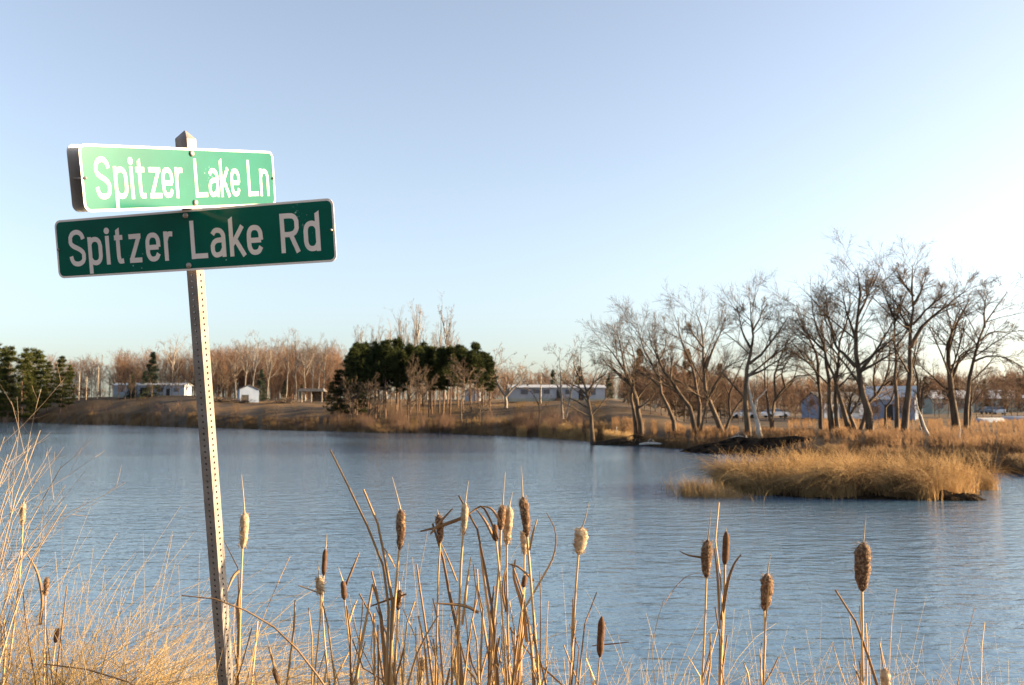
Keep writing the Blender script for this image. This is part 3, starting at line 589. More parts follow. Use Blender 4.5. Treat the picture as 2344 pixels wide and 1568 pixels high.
# ------------------------------------------------------------------ buildings and yard things
def gable_house(name, x, Y, rot, L, W, wall, roofh, label, wallm, roofm, ridge='x', windows=(), doors=(), over=.25, dz=-.15):
    """local x = long front, front wall at local -y"""
    b = on(x, Y, dz); th = thing(name, b, label, 'building'); th.rotation_euler = (0, 0, math.radians(rot))
    hx, hy = L/2, W/2; H = wall
    if ridge == 'x':
        V = [(-hx, -hy, 0), (hx, -hy, 0), (hx, hy, 0), (-hx, hy, 0), (-hx, -hy, H), (hx, -hy, H), (hx, hy, H), (-hx, hy, H), (-hx, 0, H+roofh), (hx, 0, H+roofh)]
        f = [(0, 1, 5, 4), (2, 3, 7, 6), (1, 2, 6, 9, 5), (3, 0, 4, 8, 7), (0, 3, 2, 1)]
        sl = [((-hx-over, -hy-over, H-over*roofh/hy), (hx+over, -hy-over, H-over*roofh/hy), (hx+over, 0, H+roofh), (-hx-over, 0, H+roofh)), ((hx+over, hy+over, H-over*roofh/hy), (-hx-over, hy+over, H-over*roofh/hy), (-hx-over, 0, H+roofh), (hx+over, 0, H+roofh))]
    else:
        V = [(-hx, -hy, 0), (hx, -hy, 0), (hx, hy, 0), (-hx, hy, 0), (-hx, -hy, H), (hx, -hy, H), (hx, hy, H), (-hx, hy, H), (0, -hy, H+roofh), (0, hy, H+roofh)]
        f = [(0, 1, 5, 8, 4), (2, 3, 7, 9, 6), (1, 2, 6, 5), (3, 0, 4, 7), (0, 3, 2, 1)]
        sl = [((-hx-over, hy+over, H-over*roofh/hx), (-hx-over, -hy-over, H-over*roofh/hx), (0, -hy-over, H+roofh), (0, hy+over, H+roofh)), ((hx+over, -hy-over, H-over*roofh/hx), (hx+over, hy+over, H-over*roofh/hx), (0, hy+over, H+roofh), (0, -hy-over, H+roofh))]
    wl = mkp('wall', V, f, wallm, th)
    RV = []; RF = []
    for s in sl:
        i = len(RV); s = np.array(s)
        RV += list(s+np.array([0, 0, .02])); RV += list(s+np.array([0, 0, .16]))
        RF += [(i, i+3, i+2, i+1), (i+4, i+5, i+6, i+7)]+[(i+a, i+(a+1) % 4, i+4+(a+1) % 4, i+4+a) for a in range(4)]
    mkp('roof', RV, RF, roofm, th)
    for (wx, wz, ww, wh) in windows:
        v, q = box(wx-ww/2-.08, wx+ww/2+.08, -hy-.06, -hy+.02, wz-.08, wz+wh+.08); fr = mk('window', v, q, M['siding'], th, False)
        v, q = box(wx-ww/2, wx+ww/2, -hy-.075, -hy-.03, wz, wz+wh); mk('pane', v, q, M['glass'], fr, False)
    for (wx, ww, wh) in doors:
        v, q = box(wx-ww/2, wx+ww/2, -hy-.07, -hy+.02, .15, .15+wh); mk('door', v, q, M['dark'], th, False)
    return th
gable_house('mobile_home', 1272, 172, 4, 18.2, 4.6, 2.5, .5, 'long low white mobile home on the lawn behind the birches', M['siding'], M['palroof'], 'x',
            [(-6.2, 1.3, 1.3, .9), (-3.9, 1.5, 1.2, .7), (-2.0, 1.4, 1.2, .8), (2.2, 1.3, 1.3, .9), (6.6, 1.2, 1.5, 1.1)], [(.4, .95, 2.0), (4.6, .95, 2.0)])
gable_house('trailer_home', 348, 255, -3, 20.5, 5, 3.3, .6, 'long white trailer home half hidden by conifers', M['siding'], M['palroof'], 'x',
            [(-8, 1.5, 1.5, 1.1), (-5, 1.5, 1.5, 1.1), (3.5, 1.5, 1.5, 1.1), (8, 1.5, 1.5, 1.1)], [(-1.2, 2.4, 2.5), (5.6, 1, 2.2)])
gable_house('garden_shed', 567, 214, 24, 4.4, 4.6, 3.0, 1.0, 'small white gabled shed on the far slope', M['shadebluesiding'], M['roof'], 'y', [], [(-.9, 1.5, 1.6)])
gable_house('white_garage', 1082, 196, 0, 3.2, 4, 2.2, .5, 'small white outbuilding showing beside the pine trunks', M['siding'], M['roof'], 'y', [], [])
gable_house('barn', 2040, 128, -28, 6.6, 6.2, 3.0, 1.7, 'white barn with pale roof behind the stout bare trees', M['shadebluesiding'], M['palroof'], 'x', [(-1.8, 1.0, .9, 1.0), (1.5, 1.0, .9, 1.0)], [(0, 1.0, 2.1)])
gable_house('house', 1905, 140, 15, 7.0, 6, 2.7, 1.4, 'pale blue house glimpsed behind the twin trunked tree', M['shadebluesiding'], M['roof'], 'x', [(-2, 1.0, 1.2, 1.0), (2, 1.0, 1.2, 1.0)], [(0, 1, 2.0)])
gable_house('house', 2160, 190, 5, 9, 7, 3.2, 1.6, 'grey green house behind the broken stub tree', M['greysiding'], M['palroof'], 'x', [(-2.8, 1.1, 1.4, 1.1), (2.6, 1.1, 1.4, 1.1)], [(0, 1, 2.1)])
gable_house('house', 2285, 205, -4, 9, 7, 3.2, 1.8, 'farther grey house beside the parked cars', M['greysiding'], M['palroof'], 'x', [(-2.8, 1.1, 1.4, 1.1), (2.6, 1.1, 1.4, 1.1)], [(0, 1, 2.1)])
for hm_, L_, W_ in ((bpy.data.objects['mobile_home'], 18.2, 4.6), (bpy.data.objects['trailer_home'], 20.5, 5)):
    v, q = box(-L_/2+.05, L_/2-.05, -W_/2-.03, -W_/2+.01, -.1, .55); mk('skirting', v, q, M['greysiding'], hm_, False)
    for vx in (-L_*.3, L_*.12, L_*.38):
        v, q = box(vx-.15, vx+.15, -.9, -.6, 2.4, 3.25 if L_ < 20 else 4.1); mk('roof_vent', v, q, M['roof'], hm_, False)
    for st in range(3):
        v, q = box(.4-.8, .4+.8, -W_/2-.35-.3*st, -W_/2-.05-.3*st, -.1, .55-.18*st); mk('step', v, q, M['woodpile'], hm_, False)
# open shelter
b = on(714, 206); th = thing('open_shelter', b, 'dark roofed open shelter on pale posts beside the pines', 'shelter')
v, q = box(-3.1, 3.1, -2, 2, 2.3, 2.62); v[4:, 0] *= .86; v[4:, 1] *= .5; v[4:, 2] += .35; mk('roof', v, q, M['roof'], th, False)
for px_ in (-2.7, -2.0, .2, 2.6):
    for py_ in (-1.7, 1.7):
        v, q = box(px_-.09, px_+.09, py_-.09, py_+.09, -.2, 2.32); mk('post', v, q, M['tansiding'], th, False)
v, q = box(-.6, 2.8, 1.4, 1.5, 0, 2.31); mk('back_wall', v, q, M['woodpile'], th, False)
# utility poles
for x, Y, yt, rad, lab in ((179, 262, 850, .17, 'weathered utility pole right beside the pine grove'), (196, 258, 862, .15, 'shorter weathered pole, second from the pine grove'), (222, 264, 841, .14, 'thin weathered pole, third from the pine grove'), (1238, 163, 855, .11, 'slim utility pole behind the mobile home front lawn')):
    b = on(x, Y); h = P(x, yt, Y)[2]-b[2]; th = thing('utility_pole', b, lab, 'pole', 'utility poles on the far bank')
    p = np.array([[(0, 0, -.3), (0.02, 0, h*.5), (.03, 0, h)]], float); v, q = tubes(p, np.array([[rad, rad*.9, rad*.75]]), 8); mk('shaft', v, q, M['pole'], th)
    v, q = box(-.5, .5, -rad-.08, -rad+.02, h-.55, h-.43); mk('cross_arm', v, q, M['pole'], th, False)
# wood piles / brush piles
def pile(x, Y, n, L, hh, label, seed, m='woodpile', name='brush_pile'):
    g = np.random.default_rng(seed); b = on(x, Y)
    c = np.stack([g.normal(0, L*.33, n), g.normal(0, L*.2, n), np.abs(g.normal(0, hh*.45, n))+.05], 1)
    a = g.uniform(0, 6.28, n); el = g.normal(0, .35, n); ln = L*g.uniform(.15, .42, n)
    d = np.stack([np.cos(a)*np.cos(el), np.sin(a)*np.cos(el), np.sin(el)], 1)*ln[:, None]*.5
    k = np.maximum(d[:, 2:3]*0, 0)
    p = np.stack([c-d, c+g.normal(0, .03*L, c.shape), c+d], 1); p[..., 2] = np.maximum(p[..., 2], .02)
    v, q = tubes(p, g.uniform(.02, .06, n)[:, None]*np.ones((1, 3))*L*.25, 4)
    o = mk(name, v, q, M[m]); o.location = tuple(map(float, b)); return tag(o, label, 'brush pile', 'brush piles on the far slope')
pile(512, 208, 160, 4.5, 1.0, 'dark brush pile on the slope next to the white shed', 1)
pile(556, 206, 110, 3.2, .9, 'dark heap of lumber right in front of the white shed', 2)
pile(648, 200, 160, 4.0, 1.1, 'dark brush pile between the shed and the open shelter', 3)
pile(1320, 160, 60, 2.0, .6, 'small heap of sticks before the mobile home', 4)
# fallen pale log and drift wood on the peninsula edge
p0, p1 = on(1464, 80.2), on(1514, 79.0)
def log(x0, x1, Y0, Y1, r, label, z=.15, ydip=0):
    a, b2 = on(x0, Y0), on(x1, Y1); a[2] = max(a[2], 0)+z; b2[2] = max(b2[2], 0)+z*.7; c = (a+b2)/2
    pts = resample([a-c, (a+b2)/2-c+np.array([0, 0, .08]), b2-c], 7)
    th = thing('fallen_log', c, label, 'log')
    v, q = tubes(pts[None], (r*np.array([.8, 1, 1.05, 1, .95, .85, .5]))[None], 8); mk('trunk', v, q, M['deadwood'], th)
    br = np.array([[pts[2], pts[2]+[.1, -.1, .25], pts[2]+[.3, -.2, .42]], [pts[4], pts[4]+[-.1, -.1, .16], pts[4]+[-.25, -.25, .3]]])
    v, q = tubes(br, r*.35*np.ones((2, 3)), 5); mk('branch_stub', v, q, M['deadwood'], th)
log(1464, 1516, 82.2, 79.0, .12, 'pale fallen log at the water edge below the leaning trees')
log(1672, 1700, 73.5, 74, .10, 'pale piece of driftwood beside the black mud mound', .35)
for x, Y, h, lab in ((1706, 70.5, .9, 'short pale stake by the dead trunk'), (1410, 91, .8, 'short pale stake in the golden shore reeds')):
    b = on(x, Y); p = np.array([[(0, 0, -.3), (.01, 0, h*.5), (.03, 0, h)]], float); v, q = tubes(p, .055*np.ones((1, 3)), 6)
    o = mk('stake', v, q, M['deadwood']); o.location = tuple(map(float, b)); tag(o, lab, 'stake')
# parked cars
def car(x, Y, rot, paint, label, s=1.0):
    b = on(x, Y, .0); th = thing('parked_car', b, label, 'car', 'cars parked by the far houses'); th.rotation_euler = (0, 0, math.radians(rot)); th.scale = (s,)*3
    prof = [(-2.15, .35), (-2.2, .75), (-2.05, .95), (-1.2, 1.02), (1.0, 1.0), (1.9, .92), (2.2, .7), (2.2, .35)]
    n = len(prof); V = [(x_, s_*.85, z_) for s_ in (-1, 1) for x_, z_ in prof]
    f = [tuple(range(n))[::-1], tuple(range(n, 2*n))]+[(i, (i+1) % n, n+(i+1) % n, n+i) for i in range(n)]
    body = mkp('body', V, f, paint, th)
    cab = [(-1.75, 1.0), (-1.25, 1.46), (.25, 1.48), (1.05, 1.0)]
    V = [(x_, s_*(.80 if z_ < 1.2 else .64), z_) for s_ in (-1, 1) for x_, z_ in cab]
    mkp('cabin', V, [(3, 2, 1, 0), (4, 5, 6, 7), (0, 1, 5, 4), (1, 2, 6, 5), (2, 3, 7, 6)], M['glass'], th)
    v, q = box(-1.22, .22, -.62, .62, 1.475, 1.51); mk('roof', v, q, paint, th, False)
    for wx in (-1.35, 1.35):
        for s_ in (-1, 1):
            a = np.arange(14)*2*np.pi/14
            V = [(wx+.33*math.cos(t), s_*(.88-d), .33+.33*math.sin(t)) for d in (0, .2) for t in a]
            mkp('wheel', V, [tuple(range(14)), tuple(range(14, 28))]+[(i, (i+1) % 14, 14+(i+1) % 14, 14+i) for i in range(14)], M['tyre'], th)
    for s_ in (-.6, .6):
        v, q = box(2.17, 2.23, s_-.16, s_+.16, .62, .8); mk('headlight', v, q, M['white'], th, False)
car(2287, 172, 70, M['carwhite'], 'white parked car in front of the farther grey house')
car(2262, 176, 80, M['cargrey'], 'grey parked car next to the white one')
car(1700, 150, 5, M['carwhite'], 'white parked car seen low between the bare trunks')
car(1775, 150, 10, M['carwhite'], 'white parked car behind the low sinuous tree')
# small upturned boat on the weeds
def boat(x, Y, rot, label):
    b = on(x, Y, .0); th = thing('upturned_boat', b, label, 'boat'); th.rotation_euler = (0, 0, math.radians(rot))
    n, m_ = 14, 9; V = []
    for i in range(n):
        u = i/(n-1)*2-1; wd = .7*max(0.02, (1-abs(u)**2.6)) if u > 0 else .7*(1-.25*abs(u)**3)
        for j in range(m_):
            a = math.pi*j/(m_-1); V.append((u*2.0, -math.cos(a)*wd, max(0, math.sin(a))**.7*.5*(1-.25*max(u, 0)**2)))
    f = [(i*m_+j, i*m_+j+1, (i+1)*m_+j+1, (i+1)*m_+j) for i in range(n-1) for j in range(m_-1)]+[tuple(range(m_))[::-1]]
    mkp('hull', V, f, M['siding'], th, True)
    v, q = box(-2, 1.9, -.03, .03, .46, .56); mk('keel', v, q, M['palroof'], th, False)
boat(2268, 112, 15, 'white upturned boat lying on the weeds near the far houses')
boat(2330, 118, -10, 'pale upturned boat at the open end of the weeds')

# ------------------------------------------------------------------ street name sign
def unit(v): v = np.asarray(v, float); return v/np.linalg.norm(v)
A0, A1 = P(447.2, 621, 3.38), P(517.6, 1568, 3.72)          # the leaning post's axis
up_ = unit(A0-A1)
zb = 1.0
for _ in range(4):
    base = A1+up_*((zb-A1[2])/up_[2]); zb = gz(base[0], base[1])
base = base-up_*.25
post_len = float(np.dot(P(421, 309, 3.29)-base, up_))
sign = thing('street_name_sign', base+up_*.25, 'leaning steel post with two green street name blades above the cattails', 'street sign')
SO = np.array(sign.location)
yaw = math.radians(71)
f1 = np.array([math.sin(yaw), -math.cos(yaw), 0]); f1 = unit(f1-np.dot(f1, up_)*up_)      # normal of the sunlit face
f2 = np.cross(up_, f1)                                                                  # normal of the next face
def post_mesh():
    hw, pit, rh, th_ = .0222, .0236, .0047, .0026; V = []; Fc = []
    n = int(post_len/pit)-1; sides = [(f1, f2), (f2, -f1), (-f1, -f2), (-f2, f1)]
    a = np.arange(16)*2*np.pi/16
    sq = []
    for t in a:
        c, s = math.cos(t), math.sin(t); m_ = max(abs(c), abs(s)); sq.append((c/m_, s/m_))
    sq = np.array(sq); ci = np.stack([np.cos(a), np.sin(a)], 1)
    for nrm, tan in sides:
        for i in range(n+1):
            c = base+up_*(pit*(i+.5))-SO
            i0 = len(V)
            ins = nrm*hw
            V += [c+ins+tan*u*hw+up_*v*pit/2 for u, v in sq]
            V += [c+ins+tan*u*rh+up_*v*rh for u, v in ci]
            V += [c+ins-nrm*th_+tan*u*rh+up_*v*rh for u, v in ci]
            for k_ in range(16):
                k2 = (k_+1) % 16
                Fc += [(i0+k_, i0+k2, i0+16+k2, i0+16+k_), (i0+16+k_, i0+16+k2, i0+32+k2, i0+32+k_)]
            # inner wall
            V += [c+nrm*(hw-th_)+tan*u*hw+up_*v*pit/2 for u, v in sq]
            for k_ in range(16):
                k2 = (k_+1) % 16
                Fc.append((i0+32+k_, i0+32+k2, i0+48+k2, i0+48+k_))
    return mk('post', np.array(V), np.array(Fc), M['galv'], sign, False), n
post, npit = post_mesh()
top = base+up_*(.0236*(npit+1))-SO
def capmesh():
    V = []; hw = .0262
    lv = [(-.046, hw), (-.003, hw), (.0, hw*.97), (.029, .002)]
    for h, wd in lv:
        for s, t in ((1, 1), (-1, 1), (-1, -1), (1, -1)): V.append(top+up_*h+f1*s*wd+f2*t*wd)
    f = [(l*4+i, l*4+(i+1) % 4, l*4+4+(i+1) % 4, l*4+4+i) for l in range(3) for i in range(4)]+[(12, 13, 14, 15), (3, 2, 1, 0)]
    return mkp('post_cap', V, f, M['capm'], sign)
capmesh()
def rrect(L, h, r, n=7):
    o = []
    for cx, cy, a0 in ((L/2-r, h/2-r, 0), (-L/2+r, h/2-r, 90), (-L/2+r, -h/2+r, 180), (L/2-r, -h/2+r, 270)):
        for k_ in range(n+1):
            a = math.radians(a0+90*k_/n); o.append((cx+r*math.cos(a), cy+r*math.sin(a)))
    return o
def slab(name, L, h, r, y0, y1, fr, m, parent):
    o, ex, ez, nrm = fr; pts = rrect(L, h, r); n = len(pts)
    V = [o+ex*x+ez*z+nrm*y for y in (y0, y1) for x, z in pts]
    return mkp(name, V, [tuple(range(n))[::-1], tuple(range(n, 2*n))]+[(i, (i+1) % n, n+(i+1) % n, n+i) for i in range(n)], m, parent)
# highway-style lettering: strokes as polylines, x in 0..1 of the free width, y in metres
C_, X_, S_ = .1425, .110, .0195
def cr(pts, n=40): return resample(np.array(pts, float), n)
def glyph(ch):
    c, x, h = C_-S_, X_-S_, S_/2
    def sc_(pts, H): return [(a, h+b*H) for a, b in pts]
    if ch == 'S': return [cr(sc_([(1, .77), (.93, .88), (.75, .97), (.5, 1), (.22, .96), (.04, .85), (0, .74), (.07, .63), (.28, .55), (.5, .5), (.76, .43), (.95, .34), (1, .23), (.94, .11), (.76, .03), (.5, 0), (.22, .03), (.06, .13), (0, .25)], c), 60)]
    if ch == 'L': return [[(0, 0), (0, C_)], [(-.0, h), (1.12, h)]]
    if ch == 'R': return [[(0, 0), (0, C_)], cr(sc_([(0, 1), (.5, 1), (.8, .97), (.97, .86), (1, .74), (.97, .62), (.8, .5), (.5, .46), (0, .46)], c)), [(.55, h+.46*c), (1.02, 0)]]
    if ch == 'p': return [[(0, -.031), (0, X_)], cr(sc_([(0, .80), (.2, .95), (.5, 1), (.82, .94), (1, .74), (1, .26), (.82, .06), (.5, 0), (.2, .05), (0, .2)], x))]
    if ch == 'd': return [[(1, 0), (1, C_+.002)], cr(sc_([(1, .80), (.8, .95), (.5, 1), (.18, .94), (0, .74), (0, .26), (.18, .06), (.5, 0), (.8, .05), (1, .2)], x))]
    if ch == 'i': return [[(.5, 0), (.5, X_)], 'dot']
    if ch == 't': return [cr([(.36, C_-.004), (.36, .05), (.37, .028), (.48, h+.002), (.7, h), (1.05, h+.001)]), [(-.14, X_-h), (1.05, X_-h)]]
    if ch == 'z': return [[(-.08, X_-h), (1.1, X_-h)], [(.93, X_-h), (.07, h)], [(-.1, h), (1.12, h)]]
    if ch == 'e': return [cr(sc_([(.0, .50), (1.0, .50), (1.0, .62), (.97, .78), (.8, .95), (.5, 1), (.2, .95), (.03, .78), (0, .55), (0, .4), (.03, .22), (.2, .05), (.5, 0), (.8, .05), (.98, .2)], x), 70)] if False else [[(0, h+.49*x), (1.0, h+.49*x)], cr(sc_([(1.0, .49), (1.0, .64), (.95, .82), (.77, .96), (.5, 1), (.22, .96), (.04, .8), (0, .6), (0, .4), (.04, .2), (.22, .04), (.5, 0), (.78, .05), (.98, .22)], x), 60)]
    if ch == 'r': return [[(0, 0), (0, X_)], cr(sc_([(0, .70), (.2, .88), (.55, .99), (1.12, .985)], x))]
    if ch == 'a': return [cr(sc_([(.05, .84), (.25, .97), (.5, 1), (.8, .95), (.98, .80), (1, .65), (1, .4), (1, -.1)], x)), cr(sc_([(1, .60), (.5, .59), (.2, .53), (.02, .38), (0, .28), (.05, .12), (.22, .01), (.45, 0), (.75, .06), (1, .25)], x))]
    if ch == 'k': return [[(0, 0), (0, C_+.004)], [(0.02, .041), (1.02, X_)], [(.36, .062), (1.12, 0)]]
    if ch == 'n': return [[(0, 0), (0, X_)], cr(sc_([(0, .72), (.2, .92), (.52, 1), (.85, .93), (1, .72), (1, .4), (1, -.11)], x))]
SLANT = {'t', 'd', 'k'}
def letter(ch, x0, wd, z0, fr, yoff, parent, sq=1.0, wt=1.0):
    o, ex, ez, nrm = fr; V = []; Q = []
    fw = wd-S_*sq
    for si, st in enumerate(glyph(ch)):
        y = yoff+.00012*si
        if isinstance(st, str):
            a = np.arange(20)*2*np.pi/20; c = (x0+wd/2, z0+C_-.0135); i = len(V)
            V += [o+ex*(c[0]+.0135*sq*math.cos(t))+ez*(c[1]+.0125*math.sin(t))+nrm*y for t in a]+[o+ex*c[0]+ez*c[1]+nrm*y]
            Q += [(i+k_, i+(k_+1) % 20, i+20) for k_ in range(20)]; continue
        p = np.array([(x0+S_*sq/2+a*fw, z0+b) for a, b in st]); T = np.gradient(p, axis=0); T[:, 0] /= sq; T /= np.linalg.norm(T, axis=1, keepdims=True)+1e-9
        N = np.stack([-T[:, 1]*sq, T[:, 0]], 1)*S_/2*wt
        l, r_ = p+N, p-N
        if ch in SLANT and si == 0:
            e = 0 if ch == 't' else -1
            hi = l if (l[e][0] < r_[e][0]) else r_
            hi[e][1] -= .010
        i = len(V); n = len(p)
        V += [o+ex*a+ez*b+nrm*y for a, b in l]+[o+ex*a+ez*b+nrm*y for a, b in r_]
        Q += [(i+k_, i+k_+1, i+n+k_+1, i+n+k_) for k_ in range(n-1)]
    ob = mkp('letter', V, Q, M['white'], parent)
    return ob
def bolt(u, v, fr, y, parent, r=.011):
    o, ex, ez, nrm = fr; V = []; n = 12
    for h, k_ in ((0, 1), (.004, 1), (.007, .72), (.0085, .3)):
        V += [o+ex*(u+r*k_*math.cos(a))+ez*(v+r*k_*math.sin(a))+nrm*(y+h) for a in np.arange(n)*2*np.pi/n]
    f = [(l*n+i, l*n+(i+1) % n, l*n+n+(i+1) % n, l*n+n+i) for l in range(3) for i in range(n)]+[tuple(range(3*n, 4*n))]
    return mkp('bolt', V, f, M['bolt'], parent, True)
def blade(ctr, yaw_, pit_, rol, L, h, text, bolts, label, sq=1.0):
    Rm = rotm(yaw_, pit_, rol); fr = (np.asarray(ctr)-SO, Rm[:, 0], Rm[:, 2], -Rm[:, 1])
    bl = slab('sign_blade', L, h, .026, -.0022, 0, fr, M['white'], sign); bl['label'] = label
    slab('green_face', L-.016, h-.016, .019, .0, .0005, fr, M['green'], bl)
    for ch, x0, wd in text: letter(ch, x0, wd, -.071, fr, .0009, bl, sq, .86 if sq < .8 else .96)
    for u, v in bolts: bolt(u, v, fr, .0006, bl)
    for u in (-L/2+.012, L/2-.012): bolt(u, 0, fr, .0006, bl, .005)
    return fr, bl
def seat(c0, nrm, off):
    """slide a blade along its sight line until it rests on the post, off metres in front of the axis"""
    e = np.array([0, 0, EYE]); lo, hi = .8, 1.2
    for _ in range(50):
        k_ = (lo+hi)/2; c = e+(c0-e)*k_; ax = A0+up_*((c[2]-A0[2])/up_[2])
        if np.dot(c-ax, nrm) > off: lo = k_
        else: hi = k_
    return k_
def rotm(a, b, c):
    a, b, c = map(math.radians, (a, b, c))
    Rz = np.array([[math.cos(a), -math.sin(a), 0], [math.sin(a), math.cos(a), 0], [0, 0, 1]])
    Rx = np.array([[1, 0, 0], [0, math.cos(b), -math.sin(b)], [0, math.sin(b), math.cos(b)]])
    Ry = np.array([[math.cos(c), 0, math.sin(c)], [0, 1, 0], [-math.sin(c), 0, math.cos(c)]])
    return Rz@Rx@Ry
cL0, cR0 = np.array([-1.24138516, 3.39987977, 4.09266117]), np.array([-1.22021809, 3.35349404, 3.84219898])
k1 = seat(cL0, -rotm(63.97, 5.11, -13.1)[:, 1], .0300); k2 = seat(cR0, -rotm(-15.47, 8.59, -.65)[:, 1], .036)
TL = [('S', -.4284, .0653), ('p', -.3500, .0575), ('i', -.2840, .021), ('t', -.2560, .046), ('z', -.1990, .0590), ('e', -.1385, .0560), ('r', -.0730, .0410), ('L', .0240, .0640), ('a', .0940, .0560), ('k', .1580, .0510), ('e', .2160, .0540), ('L', .3150, .0620), ('n', .3870, .0560)]
TR_ = [('S', -.5459, .0786), ('p', -.4560, .0660), ('i', -.3760, .022), ('t', -.3370, .0500), ('z', -.2720, .0640), ('e', -.1930, .0670), ('r', -.1110, .0460), ('L', .0064, .0740), ('a', .0905, .0664), ('k', .1720, .0660), ('e', .2460, .0680), ('R', .3860, .0780), ('d', .4800, .0660)]
ctrL = np.array([0, 0, EYE])+(cL0-[0, 0, EYE])*k1
ctrR = np.array([0, 0, EYE])+(cR0-[0, 0, EYE])*k2
frL, blL = blade(ctrL, 63.97, 5.11, -13.1, .961*k1, .2286*k1, [(c, a*k1, b*k1) for c, a, b in TL], [(.018*k1, .0935*k1), (.017*k1, -.0935*k1)], 'sunlit upper green blade reading Spitzer Lake Ln', .70)
frR, blR = blade(ctrR, -15.47, 8.59, -.65, 1.2104*k2, .2286*k2, [(c, a*k2, b*k2) for c, a, b in TR_], [(-.006*k2, .0927*k2), (-.0075*k2, -.0945*k2)], 'shaded lower green blade reading Spitzer Lake Rd', .92)
# rear blade of the upper pair and its spacer bolts
fb = (frL[0]-frL[3]*.056, frL[1], frL[2], frL[3])
rb = slab('rear_sign_blade', .961*k1, .2286*k1, .026, -.0022, 0, fb, M['alu'], sign)
for u, v in ((-.462*k1, 0), (.462*k1, 0)):
    a_ = frL[0]+frL[1]*u+frL[2]*v
    vv, qq = tubes(np.array([[a_, a_-frL[3]*.029, a_-frL[3]*.056]]), .004*np.ones((1, 3)), 8); mk('spacer_bolt', vv, qq, M['bolt'], sign)
# bracket behind the lower blade
vv, qq = tubes(np.array([[frR[0]-frR[3]*.002+frR[2]*v, frR[0]-frR[3]*.03+frR[2]*v, frR[0]-frR[3]*.07+frR[2]*v] for v in (.0905, -.0925)]), .006*np.ones((2, 3)), 8)
mk('mounting_bolt', vv, qq, M['bolt'], sign)

# ------------------------------------------------------------------ cattails
CG = 'cattails in the foreground'; B = 1568
def to_ground(p_low, p_dir):
    """run a stalk from its lowest seen point down to the soil"""
    z = gz(p_low[0], p_low[1]); d = p_dir.copy(); d[2] = min(d[2], -.2)
    s = (p_low[2]-z+.06)/(-d[2]); q = p_low+d*s
    q[2] = gz(q[0], q[1])-.06
    return q
def ribbon(pts, wpx, Y, rng, m, parent, o, name='leaf', twist=None, n=14):
    """a dry leaf: folded strip with a keel, tapering to the tip (first point)"""
    p = resample(pts, n); T = np.gradient(p, axis=0); T /= np.linalg.norm(T, axis=1, keepdims=True)+1e-9
    tw = rng.uniform(-.7, .7)+np.linspace(0, rng.uniform(-1.0, 1.0), n)
    view = np.array([0, 1., 0]); s = np.cross(T, view); s /= np.linalg.norm(s, axis=1, keepdims=True)+1e-9
    b = np.cross(s, T); S = s*np.cos(tw)[:, None]+b*np.sin(tw)[:, None]; K_ = np.cross(T, S)
    wd = (wpx*1.35/F*Y/2)*np.clip(np.linspace(.25, 1, n)*1.5, .25, 1)[:, None]
    V = np.concatenate([p+S*wd, p-K_*wd*.35, p-S*wd, p+K_*wd*.05])-o
    Q = [(r_*n+i, r_*n+i+1, ((r_+1) % 4)*n+i+1, ((r_+1) % 4)*n+i) for r_ in range(4) for i in range(n-1)]
    return mk(name, V, np.array(Q), m, parent)
def head_mesh(a, b, r, kind, rng, o, parent):
    """velvety or shedding seed head between a (top) and b (bottom)"""
    nu, nv = 16, 22; ax = b-a; L = np.linalg.norm(ax); ax = ax/L
    u_ = unit(np.cross(ax, [0, 1, 0.1])); v_ = np.cross(ax, u_)
    rough = {'velvet': .03, 'mixed': .085, 'fluff': .10}[kind]
    V = []; bend = rng.uniform(-.25, .25)*r
    lob = rng.normal(0, 1, (nv, nu)); lob = (lob+np.roll(lob, 1, 1)+np.roll(lob, 1, 0)+np.roll(lob, -1, 0))/2
    for j in range(nv):
        t = j/(nv-1); prof = min(1, (math.sin(math.pi*min(t, 1-t)*4.2/2)**.6 if min(t, 1-t) < .238 else 1)); prof = max(prof, .16)
        if kind != 'velvet': prof *= 1.05-.35*max(0, t-.5)+.06*math.sin(5*t+bend*80)
        for i in range(nu):
            th = 2*math.pi*i/nu; rr_ = r*prof*(1+rough*lob[j, i])
            V.append(a+ax*L*t+u_*(rr_*math.cos(th)+bend*math.sin(math.pi*t))+v_*rr_*math.sin(th)-o)
    Q = [(j*nu+i, j*nu+(i+1) % nu, (j+1)*nu+(i+1) % nu, (j+1)*nu+i) for j in range(nv-1) for i in range(nu)]
    hd = mk('seed_head', np.array(V), np.array(Q), M[kind], parent)
    if kind != 'velvet':
        n = 420 if kind == 'fluff' else 240; t = rng.uniform(.02, .98, n)
        if kind == 'mixed': t = np.where(rng.uniform(0, 1, n) < .6, rng.uniform(0, .45, n), t)
        th = rng.uniform(0, 6.28, n)
        d = np.cos(th)[:, None]*u_+np.sin(th)[:, None]*v_
        p0 = a+ax*(L*t)[:, None]+d*(r*.9)
        p1 = p0+(d+rng.normal(0, .6, (n, 3)))*(r*rng.uniform(.12, .5, n)[:, None])
        v, q = tubes(np.stack([p0, (p0+p1)/2+rng.normal(0, r*.06, (n, 3)), p1], 1)-o, np.full((n, 3), .0006)*np.array([1.5, 1, .4]), 3)
        mk('fluff', v, q, M['fluff'], hd)
